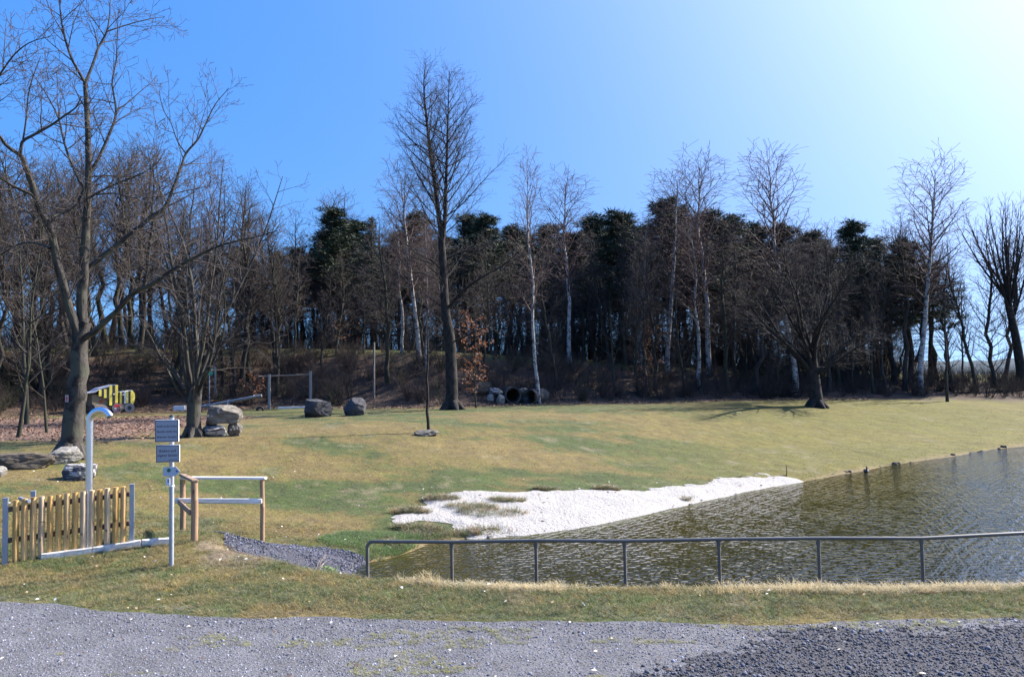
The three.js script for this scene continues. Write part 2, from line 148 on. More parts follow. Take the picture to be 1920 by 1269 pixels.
// ---------- terrain ----------
const WATER = -0.6;
const POND = [[-3.05, -13.9], [-2.7, -13.25], [-1.9, -12.7], [0, -12.1], [3, -11.8], [8, -11.6], [30, -11.4], [110, -11], [110, -66], [60, -55], [38, -44], [23.2, -36], [16.5, -31.25], [11.8, -27.6], [9.04, -25.16], [6.9, -23.66], [4.9, -21.8], [3.14, -20], [1.67, -18.65], [0.4, -17.85], [-0.95, -17.45], [-1.88, -16.9], [-2.3, -15.8], [-2.98, -15.05]];
function sdPoly(P, x, z) {                                 // positive outside
  let d = 1e9, inside = false;
  for (let i = 0, j = P.length - 1; i < P.length; j = i++) {
    const ax = P[j][0], az = P[j][1], bx = P[i][0], bz = P[i][1], ex = bx - ax, ez = bz - az;
    const t = clamp(((x - ax) * ex + (z - az) * ez) / (ex * ex + ez * ez), 0, 1), qx = x - ax - ex * t, qz = z - az - ez * t;
    d = Math.min(d, qx * qx + qz * qz);
    if ((az > z) !== (bz > z) && x < ax + (z - az) * ex / ez) inside = !inside;
  }
  return inside ? -Math.sqrt(d) : Math.sqrt(d);
}
function pw(T, x) { if (x <= T[0][0]) return T[0][1]; for (let i = 1; i < T.length; i++) if (x <= T[i][0]) { const t = (x - T[i - 1][0]) / (T[i][0] - T[i - 1][0]); return lerp(T[i - 1][1], T[i][1], t); } return T[T.length - 1][1]; }
const LAWN = [[0, 0], [9.5, 0], [12, 0.02], [13, 0.14], [17, 0.5], [22, 0.98], [27, 1.17], [36, 1.24], [46, 1.36], [200, 1.5]];
const SHORE = [[-30, -2.4], [-8, -1.7], [0, -0.62], [0.25, -0.54], [4.7, -0.1], [9, 0.55], [12.5, 1.02], [15, 1.16], [22, 1.3], [32, 1.38], [200, 1.5]];
const EDGE = [[-0.75, 36], [-0.55, 42], [-0.3, 46], [-0.1, 43.5], [0.02, 46], [0.35, 50], [0.6, 53], [0.9, 56]];   // lawn ends, by bearing
const CREST = [[-0.9, 5.2], [-0.28, 5.1], [-0.08, 4.6], [0.2, 3.35], [0.37, 2.7], [0.6, 1.95], [1, 1.9]];
const edgeOf = (x, z) => pw(EDGE, x / Math.max(8, -z));
const smin = (a, b, k) => { const h = clamp(0.5 + 0.5 * (b - a) / k, 0, 1); return lerp(b, a, h) - k * h * (1 - h); };
const pondD = (x, z) => sdPoly(POND, x, z);
function H(x, z, s) {
  if (s === undefined) s = pondD(x, z);
  const d = -z, u = x / Math.max(8, d);
  const k = lerp(5.2, 1, sstep(13.2, 17.5, d + Math.max(0, -x - 3) * 0.5));
  const sh = pw(SHORE, s > 0 ? s * k : s * Math.min(2, k));
  let y = smin(pw(LAWN, d), sh, 0.12);
  y += (fbm(x * 0.35, z * 0.35, 3, 3) - 0.5) * 0.1 * sstep(11, 16, d) + (fbm(x * 1.7, z * 1.7, 9, 2) - 0.5) * 0.05 * sstep(9.6, 11, d) * sstep(-0.5, 0.5, s);
  if (x < -2 && x > -6.5 && d < 17) { const t = clamp((x + 5.1) / 2.1, 0, 1), q = Math.abs(d - 13.9); y = smin(y, lerp(0.1, -0.66, t) + 0.42 * Math.max(0, q - 0.3) ** 1.2 + 1.2 * Math.max(0, -5.1 - x), 0.08); }
  const e = edgeOf(x, z), b = d - e;
  if (b > -1) {
    const top = pw(CREST, u), rise = sstep(0, 9, b);
    y = lerp(y, top, rise) + 0.045 * clamp(b - 8, 0, 10);
    y += (fbm(x * 0.5, z * 0.5, 21, 3) - 0.5) * 0.5 * sstep(0.5, 3, b) * (1 - sstep(7, 10, b));
    if (b > 20) y -= Math.min(14, (b - 20) * 0.13);
  }
  return y;
}
// polygons of the separate surfaces
const BEACH = [[-2.5, -18.7], [-2.55, -19.75], [-1.9, -20.9], [0.5, -22.2], [3.6, -22.75], [6.4, -24.9], [8.7, -26], [9.3, -25.4], [9.04, -24.9], [6.9, -23.2], [4.9, -21.3], [3.14, -19.5], [1.67, -18.1], [0.4, -17.3], [-1.0, -17.1], [-1.2, -17.9]];
const SLIP = [[-5.3, -14.3], [-4.8, -14.9], [-3.8, -15.35], [-3.1, -15.45], [-2.6, -15.0], [-2.6, -14.0], [-3.2, -13.25], [-4.05, -13.2], [-4.9, -13.6]];
const MOUND = [[-5.7, -13.3], [-5.2, -13.75], [-4.2, -13.35], [-3.7, -12.9], [-4.2, -12.4], [-5.2, -12.6]];
const beachF = (x, z) => -sdPoly(BEACH, x, z) + (fbm(x * 1.1, z * 1.6, 41, 4) - 0.5) * 1.7 * sstep(0.1, 1.6, pondD(x, z)) + (fbm(x * 6, z * 8, 43, 2) - 0.5) * 0.5 * sstep(0.1, 1, pondD(x, z)) - Math.max(0, fbm(x * 1.4 + 9, z * 1.4, 45, 3) - 0.66) * 9 * sstep(2, -1.5, x);
const slipF = (x, z) => -sdPoly(SLIP, x, z) + (fbm(x * 2.2, z * 2.2, 51, 4) - 0.5) * 0.8;
const pathEdge = (x) => pw([[-30, 14], [-6.9, 10.75], [-4.45, 10.02], [-1.7, 9.65], [0.8, 9.37], [3.3, 9.27], [5.8, 9.23], [40, 8.9]], x);
const pathF = (x, z) => pathEdge(x) + z + (fbm(x * 1.3, z * 1.3, 61, 4) - 0.5) * 0.34;
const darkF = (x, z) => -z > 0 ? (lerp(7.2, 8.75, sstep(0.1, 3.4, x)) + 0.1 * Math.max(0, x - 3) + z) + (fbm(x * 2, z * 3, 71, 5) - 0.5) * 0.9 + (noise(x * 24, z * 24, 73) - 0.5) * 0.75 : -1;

// ground colours (real base colours, linear)
const STRAW = [0.166, 0.12, 0.036], GREEN = [0.052, 0.074, 0.009], OLIVE = [0.116, 0.103, 0.014], EARTH = [0.234, 0.168, 0.109], LITTER = [0.0936, 0.053, 0.0343], MUD = [0.05, 0.042, 0.02], SILT = [0.2, 0.145, 0.07];
function groundColour(x, z, s) {
  if (s === undefined) s = pondD(x, z);
  const d = -z;
  const n1 = fbm(x * 0.16, z * 0.3, 101, 4), n2 = fbm(x * 0.7, z * 1.1, 131, 4), n3 = fbm(x * 3.1, z * 3.1, 151, 3);
  let g = sstep(0.4, 0.64, n1 * 0.45 + n2 * 0.35 + n3 * 0.2 + 0.035 + 0.07 * sstep(16, 12, d) * sstep(-1, -4, x) - 0.03);
  let c = mix3(STRAW, mix3(OLIVE, GREEN, sstep(0.5, 0.85, g)), g);
  c = mix3(c, mix3(OLIVE, [0.142, 0.124, 0.01], n2), 0.85 * sstep(0.05, 0.4, x / Math.max(8, d)) * sstep(20, 28, d));
  c = mix3(c, GREEN, 0.9 * sstep(0.3, 0.5, n2) * sstep(2.4, 0.6, Math.hypot((x + 2.3) * 0.6, z + 16.6)));           // lush bank by the water
  c = mix3(c, GREEN, 0.6 * sstep(0.4, 0.6, n2) * sstep(1.6, 0.3, Math.hypot((x + 4.6) * 0.5, z + 15.4)));
  c = mix3(c, mix3(GREEN, OLIVE, 0.5), 0.7 * sstep(0.42, 0.58, n1 + 0.1) * sstep(36, 41, d) * sstep(-4, -9, x));       // greener turf by the playground
  c = mix3(c, EARTH, 0.85 * sstep(0.46, 0.6, n2 * 0.6 + n3 * 0.4 + 0.08) * sstep(0.5, -0.25, sdPoly(MOUND, x, z)));
  c = mix3(c, [0.172, 0.136, 0.0819], 0.6 * sstep(0.6, 0.72, n3 * 0.5 + n2 * 0.5));
  { const q = 0.5 + 0.6 * n3 + 0.4 * fbm(x * 7, z * 7, 163, 2); c = [c[0] * q, c[1] * q, c[2] * q]; }
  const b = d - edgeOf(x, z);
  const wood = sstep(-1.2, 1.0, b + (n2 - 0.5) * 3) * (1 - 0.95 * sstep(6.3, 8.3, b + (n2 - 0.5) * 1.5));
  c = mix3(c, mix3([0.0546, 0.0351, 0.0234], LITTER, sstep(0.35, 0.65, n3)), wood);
  if (b > 8) c = mix3(c, mix3(GREEN, OLIVE, n2), sstep(6.5, 9, b));
  c = mix3(c, mix3([0.133, 0.0741, 0.0515], [0.203, 0.129, 0.0936], n3), sstep(-11.5, -14, x - (n2 - 0.5) * 3) * sstep(24.5, 26, d + (n2 - 0.5) * 2.5) * sstep(40, 37, d));
  if (s < 0.3) c = mix3(c, mix3(SILT, MUD, sstep(-0.4, -4.5, s * (0.6 + 0.8 * n2)) ), sstep(0.3, -0.05, s));
  return c;
}
const gx = [], gz = [];
for (let x = -11; x <= 11; x += 0.14) gx.push(x);
{ let st = 0.14, a = -11, b = gx[gx.length - 1]; while (a > -90 || b < 110) { st = Math.min(4, st * 1.05); a -= st; b += st; if (a > -110) gx.unshift(a); if (b < 130) gx.push(b); } }
{ let z = 9, st; while (z > -110) { const d = -z; st = d < 6 ? 1.2 : d < 24 ? 0.14 : d < 60 ? 0.3 : 2.5; gz.push(z); z -= st; } gz.push(-116); }
const detailTex = tex(1024, 1024, (u, v) => {
  const a = tfbm(u, v, 64, 5, 3), b = tfbm(u, v, 8, 8, 3), c = noise(u * 256, v * 256, 3, 256);
  const q = 0.5 + 0.75 * (a - 0.5) * 1.6 + 0.35 * (b - 0.5) + 0.35 * (c - 0.5);
  return [clamp(0.2 + q * 1.15, 0.1, 1), clamp(0.2 + q * 1.13, 0.1, 1), clamp(0.2 + q * 1.05, 0.1, 1)];
});
const bumpTex = tex(512, 512, (u, v) => 0.6 * tfbm(u, v, 32, 15, 3) + 0.4 * tfbm(u, v, 128, 25, 2), false);
const turfMat = std({ vertexColors: true, map: detailTex, bumpMap: bumpTex, bumpScale: 0.014, roughness: 1 });
{
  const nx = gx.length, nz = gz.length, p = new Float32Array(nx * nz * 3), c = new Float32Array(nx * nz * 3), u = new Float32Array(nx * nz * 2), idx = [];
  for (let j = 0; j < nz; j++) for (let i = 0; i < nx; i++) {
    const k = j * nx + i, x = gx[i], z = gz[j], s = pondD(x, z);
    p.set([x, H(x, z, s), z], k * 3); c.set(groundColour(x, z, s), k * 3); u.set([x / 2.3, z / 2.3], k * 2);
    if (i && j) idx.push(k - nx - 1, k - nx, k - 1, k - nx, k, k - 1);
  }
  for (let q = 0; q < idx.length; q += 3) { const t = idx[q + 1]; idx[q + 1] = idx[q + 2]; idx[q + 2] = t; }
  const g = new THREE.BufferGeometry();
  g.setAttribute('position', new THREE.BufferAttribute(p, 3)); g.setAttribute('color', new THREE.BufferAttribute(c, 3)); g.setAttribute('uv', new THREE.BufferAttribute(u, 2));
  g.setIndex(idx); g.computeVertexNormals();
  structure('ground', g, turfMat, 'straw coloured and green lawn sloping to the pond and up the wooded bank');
  const far = new THREE.PlaneGeometry(6000, 6000, 1, 1); far.rotateX(-Math.PI / 2); far.translate(0, -9, -800);
  structure('far_ground', far, std({ color: rgb(0.12, 0.13, 0.06), roughness: 1 }), 'distant open land beyond the wooded crest');
}
// a sheet laid on the terrain wherever field > 0
function sheet(name, [x0, x1, z0, z1], cell, field, height, mat, label, uvm) {
  const p = [], n = [], u = [], nx = Math.ceil((x1 - x0) / cell), nz = Math.ceil((z1 - z0) / cell), F = new Float32Array((nx + 1) * (nz + 1));
  const Y = new Float32Array(F.length);
  for (let j = 0; j <= nz; j++) for (let i = 0; i <= nx; i++) { const k = j * (nx + 1) + i; F[k] = field(x0 + i * cell, z0 + j * cell); if (F[k] > -cell * 6) Y[k] = height(x0 + i * cell, z0 + j * cell, F[k]); }
  for (let j = 0; j < nz; j++) for (let i = 0; i < nx; i++) {
    const c = [[i, j], [i, j + 1], [i + 1, j + 1], [i + 1, j]].map(([a, b]) => { const k = b * (nx + 1) + a; return [x0 + a * cell, Y[k], z0 + b * cell, F[k]]; });
    if (c.every((q) => q[3] <= 0)) continue;
    let poly = [];
    for (let q = 0; q < 4; q++) {
      const A = c[q], B = c[(q + 1) % 4];
      if (A[3] > 0) poly.push(A);
      if ((A[3] > 0) !== (B[3] > 0)) { const t = A[3] / (A[3] - B[3]); poly.push([lerp(A[0], B[0], t), lerp(A[1], B[1], t), lerp(A[2], B[2], t), 0]); }
    }
    for (let q = 1; q + 1 < poly.length; q++) for (const w of [poly[0], poly[q], poly[q + 1]]) { p.push(w[0], w[1], w[2]); u.push(w[0] / uvm, w[2] / uvm); }
  }
  let g = new THREE.BufferGeometry();
  g.setAttribute('position', new THREE.Float32BufferAttribute(p, 3)); g.setAttribute('uv', new THREE.Float32BufferAttribute(u, 2));
  g = mergeVertices(g, 1e-4); g.computeVertexNormals();
  return structure(name, g, mat, label);
}
const gravelTex = tex(1024, 1024, (u, v) => {
  const a = noise(u * 128, v * 128, 7, 128), b = noise(u * 300, v * 300, 9, 300), c = tfbm(u, v, 6, 11, 4), sp = noise(u * 200, v * 200, 33, 200);
  let q = 0.62 + 0.5 * (a - 0.5) + 0.5 * (b - 0.5) + 0.45 * (c - 0.5); if (sp > 0.86) q += 0.35; if (sp < 0.13) q -= 0.3;
  return [clamp(q, 0.06, 1), clamp(q * 0.985, 0.06, 1), clamp(q * 0.99, 0.06, 1)];
});
const gravelBump = tex(512, 512, (u, v) => 0.5 * noise(u * 64, v * 64, 7, 64) + 0.5 * noise(u * 150, v * 150, 9, 150), false);
const gravelMat = std({ map: gravelTex, color: rgb(0.17, 0.167, 0.175), bumpMap: gravelBump, bumpScale: 0.012, roughness: 1 });
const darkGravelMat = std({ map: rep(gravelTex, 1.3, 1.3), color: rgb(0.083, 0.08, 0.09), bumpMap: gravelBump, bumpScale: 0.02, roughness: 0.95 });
const slateMat = std({ map: rep(gravelTex, 1.7, 1.7), color: rgb(0.133, 0.131, 0.156), bumpMap: gravelBump, bumpScale: 0.03, roughness: 1 });
const sandTex = tex(512, 512, (u, v) => { const a = tfbm(u, v, 16, 3, 4), b = noise(u * 128, v * 128, 5, 128), c = noise(u * 90, v * 90, 77, 90); let q = 0.86 + 0.2 * (a - 0.5) + 0.14 * (b - 0.5); if (c > 0.93) q *= 0.5; return [q, q * 0.975, q * 0.945]; });
const sandMat = std({ map: sandTex, color: rgb(0.42, 0.4, 0.375), bumpMap: bumpTex, bumpScale: 0.05, roughness: 1 });
sheet('gravel_path', [-16, 16, -12.6, 4], 0.15, pathF, (x, z, f) => H(x, z) + 0.006 + 0.006 * Math.min(1, Math.max(0, f)) + 0.004 * (fbm(x * 4, z * 4, 83, 2)), gravelMat, 'pale grey gravel path along the bottom of the picture', 1.6);
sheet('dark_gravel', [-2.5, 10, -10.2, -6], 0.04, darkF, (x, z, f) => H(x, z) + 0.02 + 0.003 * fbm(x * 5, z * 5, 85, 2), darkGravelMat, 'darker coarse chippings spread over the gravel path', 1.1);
sheet('sand_beach', [-4, 11, -28, -16], 0.11, beachF, (x, z, f) => H(x, z) + 0.008 + Math.min(0.05, Math.max(0, f) * 0.12) * (0.4 + fbm(x * 2.2, z * 2.2, 87, 4)), sandMat, 'bright white sand beach between lawn and pond', 1.7);
sheet('slate_gravel', [-6.2, -2, -16.2, -12.6], 0.08, slipF, (x, z, f) => H(x, z) + 0.01 + 0.05 * Math.min(1, Math.max(0, f) * 2) * fbm(x * 5, z * 5, 89, 3), slateMat, 'blue grey slate chippings sloping into the pond', 0.8);

// water: wind ripples in the bump map, the bed below shows through
const waves = []; { const r = rngOf(5); for (let i = 0; i < 46; i++) { const L = 0.055 * Math.pow(i % 6 ? 4 : 9, r()), a = rad(62 + (r() - 0.5) * 95), kx = Math.round(Math.cos(a) * 7 / L), kz = Math.round(Math.sin(a) * 7 / L); waves.push([kx, kz, L * (0.5 + r()), r() * 6.28]); } }
const waveBump = tex(1024, 1024, (u, v) => {
  let y = 0, w = 0; const wu = u + 0.012 * (tfbm(u, v, 8, 3, 2) - 0.5), wv = v + 0.012 * (tfbm(u, v, 8, 6, 2) - 0.5);
  for (const q of waves) { y += q[2] * Math.sin(6.28318 * (q[0] * wu + q[1] * wv) + q[3]); w += q[2]; }
  const gust = 0.45 + 1.1 * tfbm(u, v, 5, 9, 3);
  return 0.5 + y / w * 2.6 * gust * 0.5;
}, false);
const waterMat = new THREE.MeshPhysicalMaterial({ color: rgb(0.34, 0.34, 0.14), roughness: 0.05, ior: 1.33, transmission: 0.95, thickness: 0, bumpMap: waveBump, bumpScale: 0.0165 });
sheet('pond_water', [-4, 64, -60, -10.8], 0.35, (x, z) => 0.5 - pondD(x, z), () => WATER, waterMat, 'rippled olive and blue pond water', 7);
// far wooded ridge
{
  const N = 240, p = [], idx = [], r = rngOf(3);
  for (let i = 0; i <= N; i++) { const a = rad(-60 + 120 * i / N), R = 950, h = 8 + 9 * fbm(i * 0.06, 2, 7, 4) + 5 * noise(i * 0.9, 1, 4); for (const [dr, y] of [[0, -10], [40, h], [120, h - 1], [200, -10]]) p.push(Math.sin(a) * (R + dr), y, -Math.cos(a) * (R + dr)); }
  for (let i = 0; i < N; i++) for (let k = 0; k < 3; k++) { const A = i * 4 + k, B = A + 1, C = A + 4, D = C + 1; idx.push(A, C, B, B, C, D); }
  const g = new THREE.BufferGeometry(); g.setAttribute('position', new THREE.Float32BufferAttribute(p, 3)); g.setIndex(idx); g.computeVertexNormals();
  structure('distant_hills', g, std({ color: rgb(0.05, 0.075, 0.09), roughness: 1 }), 'low dark wooded ridge on the far horizon');
}

// ---------- bark, needles, leaves ----------
function barkTex(base, dark, seed, cols = 10, moss) {
  return tex(256, 512, (u, v) => {
    const f = tfbm(u + 0.05 * (tfbm(u, v, 6, seed + 9, 2) - 0.5), v * 0.5, cols, seed, 3), g = tfbm(u, v, 4, seed + 40, 4), h = noise(u * 64, v * 64, seed, 64);
    let c = mix3(dark, base, sstep(0.3, 0.62, f * 0.75 + h * 0.25)); if (moss) c = mix3(c, moss, sstep(0.52, 0.68, g)); return c;
  });
}
const barkBump = tex(256, 512, (u, v) => tfbm(u, v * 0.5, 12, 71, 4), false);
const greyBark = std({ map: barkTex([0.0605, 0.0527, 0.0445], [0.0151, 0.0128, 0.0109], 11, 12, [0.0644, 0.0644, 0.0472]), bumpMap: barkBump, bumpScale: 0.03, roughness: 1 });
const darkBark = std({ map: barkTex([0.0302, 0.0257, 0.0218], [0.00983, 0.00835, 0.00716], 12, 14), bumpMap: barkBump, bumpScale: 0.03, roughness: 1 });
const woodBark = std({ map: barkTex([0.058, 0.0484, 0.0397], [0.0193, 0.0159, 0.0135], 17, 10, [0.0411, 0.0435, 0.0242]), roughness: 1 });
const twigMat = std({ color: rgb(0.041, 0.0311, 0.0273), roughness: 0.9 });
const paleTwigMat = std({ color: rgb(0.0682, 0.0519, 0.0453), roughness: 0.9 });
const darkTwigMat = std({ color: rgb(0.0273, 0.0218, 0.0197), roughness: 0.9 });
const birchTwigMat = std({ color: rgb(0.0897, 0.0562, 0.0515), roughness: 0.85 });
const birchBark = std({ map: tex(128, 1024, (u, v) => {
  const a = noise(u * 5, v * 90, 3, 90 * 5), b = tfbm(u, v, 8, 5, 4), c = noise(u * 3, v * 24, 9, 72); let q = [0.39, 0.37, 0.343];
  if (a > 0.72) q = [0.14, 0.12, 0.1]; if (b > 0.6) q = mix3(q, [0.06, 0.05, 0.045], 0.85); if (c > 0.84) q = [0.05, 0.045, 0.04]; return q; }), roughness: 0.8 });
const pineBark = std({ map: barkTex([0.0818, 0.0514, 0.0351], [0.0234, 0.0163, 0.0129], 14, 10), roughness: 1 });
const needleMat = std({ color: rgb(0.0312, 0.0484, 0.0234), roughness: 0.75 });
const spruceMat = std({ color: rgb(0.0218, 0.0374, 0.0234), roughness: 0.75 });
const copperMat = new THREE.MeshPhysicalMaterial({ color: rgb(0.24, 0.1, 0.045), roughness: 1, transmission: 0.3, thickness: 0 });
const leafGreenMat = new THREE.MeshPhysicalMaterial({ color: rgb(0.12, 0.2, 0.02), roughness: 1, transmission: 0.35, thickness: 0 });

// ---------- trees ----------
const UP = V(0, 1, 0), tmpq = new THREE.Quaternion();
function dirAround(t, ang, az) { const a = Math.abs(t.y) > 0.9 ? V(1, 0, 0) : V(0, 1, 0), s = V().crossVectors(t, a).normalize(); s.applyAxisAngle(t, az); return t.clone().multiplyScalar(Math.cos(ang)).addScaledVector(s, Math.sin(ang)); }
// spec.lv[k]: { n per metre, len, var, ang, up, wan, seg, sides, from }, the shoots of level k borne by level k - 1
function shoots(A, pts, rads, lvl, spec, R) {
  const L = spec.lv[lvl]; if (!L) return;
  let total = 0; const cum = [0]; for (let i = 1; i < pts.length; i++) { total += pts[i].distanceTo(pts[i - 1]); cum.push(total); }
  const n = Math.max(1, Math.round(total * L.n * (0.8 + 0.4 * R()))); let az = R() * 6.28;
  for (let k = 0; k < n; k++) {
    const f = lerp(L.from ?? 0.15, 1, (k + R()) / n), s = f * total; let i = 1; while (i < pts.length - 1 && cum[i] < s) i++;
    const q = clamp((s - cum[i - 1]) / (cum[i] - cum[i - 1]), 0, 1), P = pts[i - 1].clone().lerp(pts[i], q), T = pts[i].clone().sub(pts[i - 1]).normalize(), r = lerp(rads[i - 1], rads[i], q);
    az += 2.4 + (R() - 0.5); const D = dirAround(T, L.ang * (0.7 + 0.6 * R()), az);
    const len = L.len * (1 - (L.var ?? 0.6) * R()) * (L.shape ? L.shape(f, P) : 1 - 0.45 * f);
    if (len < 0.08) continue;
    stem(A, P, D, len, Math.min(r * 0.62, Math.max(L.r ?? 0.02, 0)), lvl, spec, R);
  }
}
function stem(A, P, D, len, r, lvl, spec, R) {
  const L = spec.lv[lvl], pts = [P.clone()], rads = [r], p = P.clone(), d = D.clone();
  for (let k = 1; k <= L.seg; k++) {
    d.x += (R() - 0.5) * L.wan; d.y += (R() - 0.5) * L.wan + L.up; d.z += (R() - 0.5) * L.wan; d.normalize();
    p.addScaledVector(d, len / L.seg); pts.push(p.clone()); rads.push(Math.max(spec.minR ?? 0.003, r * (1 - 0.8 * k / L.seg)));
  }
  (lvl < (spec.woodLv ?? 2) ? A.wood : A.twig).tube(pts, rads, L.sides, false, 1);
  shoots(A, pts, rads, lvl + 1, spec, R);
}
function limbsOf(A, limbs, sides) {
  return limbs.map((l, i) => { const c = new THREE.CatmullRomCurve3(l.map((q) => V(q[0], q[1], q[2]))), N = (l.length - 1) * 3, pts = c.getPoints(N), rads = pts.map((_, k) => { const t = k / 3, a = Math.min(l.length - 2, Math.floor(t)); return lerp(l[a][3], l[a + 1][3], t - a); }); return [pts, rads]; });
}
function gnarl(pts, rads, R, amt) { return pts.map((p, i) => p.clone().add(V((R() - 0.5) * amt * rads[i], (R() - 0.5) * amt * rads[i], (R() - 0.5) * amt * rads[i]))); }
const newA = () => ({ wood: new Acc(), twig: new Acc() });
function treeParts(t, A, bark, twig) { part(t, 'trunk', A.wood.geo(), bark); part(t, 'crown', A.twig.geo(), twig); return t; }
function rootFlare(A, r, R) { for (let k = 0; k < 6; k++) { const a = k * 1.05 + R() * 0.5; A.wood.tube([V(0, 0.5, 0), V(Math.cos(a) * r * 0.75, 0.22, Math.sin(a) * r * 0.75), V(Math.cos(a) * r * 1.4, -0.02, Math.sin(a) * r * 1.4), V(Math.cos(a) * r * 1.9, -0.2, Math.sin(a) * r * 1.9)], [r * 0.62, r * 0.5, r * 0.3, r * 0.12], 7); } }

// the big bare tree with the trail mark, beside the boulders
{
  const R = rngOf(11), A = newA(), [bx, , bz] = LEFT_BASE, y = H(bx, bz);
  const t = thing('bare_tree', 'tall grey barked bare tree with wide crooked limbs rising behind the shower', 'tree', [bx, y, bz]);
  rootFlare(A, 0.32, R);
  const spec = { minR: 0.0055, woodLv: 2, lv: { 2: { n: 3.0, len: 2.2, ang: 0.85, up: 0.05, wan: 0.3, seg: 6, sides: 4, r: 0.02 }, 3: { n: 4.8, len: 1.0, ang: 0.8, up: 0.04, wan: 0.4, seg: 4, sides: 3, r: 0.01, from: 0.1 }, 4: { n: 6.5, len: 0.36, ang: 0.75, up: 0.05, wan: 0.4, seg: 2, sides: 3, r: 0.0055, from: 0.1 } } };
  limbsOf(A, LEFT_LIMBS).forEach(([pts, rads], i) => { const g = gnarl(pts, rads, R, 0.35); A.wood.tube(g, rads, i < 2 ? 12 : 8, false, 0.6); if (i > 0) shoots(A, g, rads, 2, i === 1 ? { ...spec, lv: { ...spec.lv, 2: { ...spec.lv[2], from: 0.4 } } } : spec, R); });
  treeParts(t, A, greyBark, paleTwigMat);
  const mark = part(t, 'trail_mark', new RoundedBoxGeometry(0.17, 0.2, 0.015, 2, 0.004), std({ color: rgb(0.5, 0.35, 0.35), roughness: 0.7 })); mark.position.set(0.02, 1.62, 0.215); mark.rotation.y = -0.62;
  const diamond = part(mark, 'red_square', new THREE.BoxGeometry(0.085, 0.11, 0.006), std({ color: rgb(0.55, 0.03, 0.06), roughness: 0.6 })); diamond.position.set(0.015, 0.0, 0.009);
}
// the tall tree in the middle of the lawn edge
{
  const R = rngOf(23), A = newA(), [bx, , bz] = MID_BASE, y = H(bx, bz);
  const t = thing('lime_tree', 'tallest bare tree with twin leaders standing at the middle of the lawn edge', 'tree', [bx, y, bz]);
  rootFlare(A, 0.42, R);
  const env = [[3, 2.2], [5, 2.6], [7, 3.4], [9, 4.1], [11, 3.9], [13, 2.8], [15.5, 1.6], [18, 0.4]];
  const spec = { minR: 0.0052, woodLv: 2, lv: { 1: { n: 4.3, len: 1, var: 0.45, ang: 0.9, up: 0.075, wan: 0.17, seg: 7, sides: 5, r: 0.036, from: 0.04, shape: (f, P) => pw(env, P.y) * 1.25 }, 2: { n: 4.2, len: 1.45, ang: 0.7, up: 0.05, wan: 0.25, seg: 4, sides: 3, r: 0.013, from: 0.15 }, 3: { n: 6.5, len: 0.7, ang: 0.6, up: 0.06, wan: 0.25, seg: 2, sides: 3, r: 0.008, from: 0.1 } } };
  limbsOf(A, MID_LIMBS).forEach(([pts, rads], i) => { const g = gnarl(pts, rads, R, 0.2); A.wood.tube(g, rads, i < 3 ? 10 : 6, false, 0.6); if (i === 1 || i === 2) shoots(A, g, rads, 1, spec, R); else if (i === 0) shoots(A, g, rads, 1, { ...spec, lv: { ...spec.lv, 1: { ...spec.lv[1], from: 0.42, n: 1.8, ang: 1.15 } } }, R); else shoots(A, g, rads, 2, spec, R); });
  treeParts(t, A, darkBark, twigMat);
}
function bareTree(R, o) {                                  // a free tree with its own trunk line
  const A = newA(), pts = [], rads = [], N = 12; let x = 0, z = 0;
  for (let k = 0; k <= N; k++) { const f = k / N; x += (R() - 0.5) * o.bend; z += (R() - 0.5) * o.bend; pts.push(V(x, f * o.h - (k ? 0 : 0.3), z)); rads.push(o.r * (1 - f) ** 0.8 * (k ? 1 : 1.35) + 0.008); }
  A.wood.tube(pts, rads, o.sides ?? 8, false, 0.6);
  shoots(A, pts, rads, 1, o.spec, R);
  return A;
}
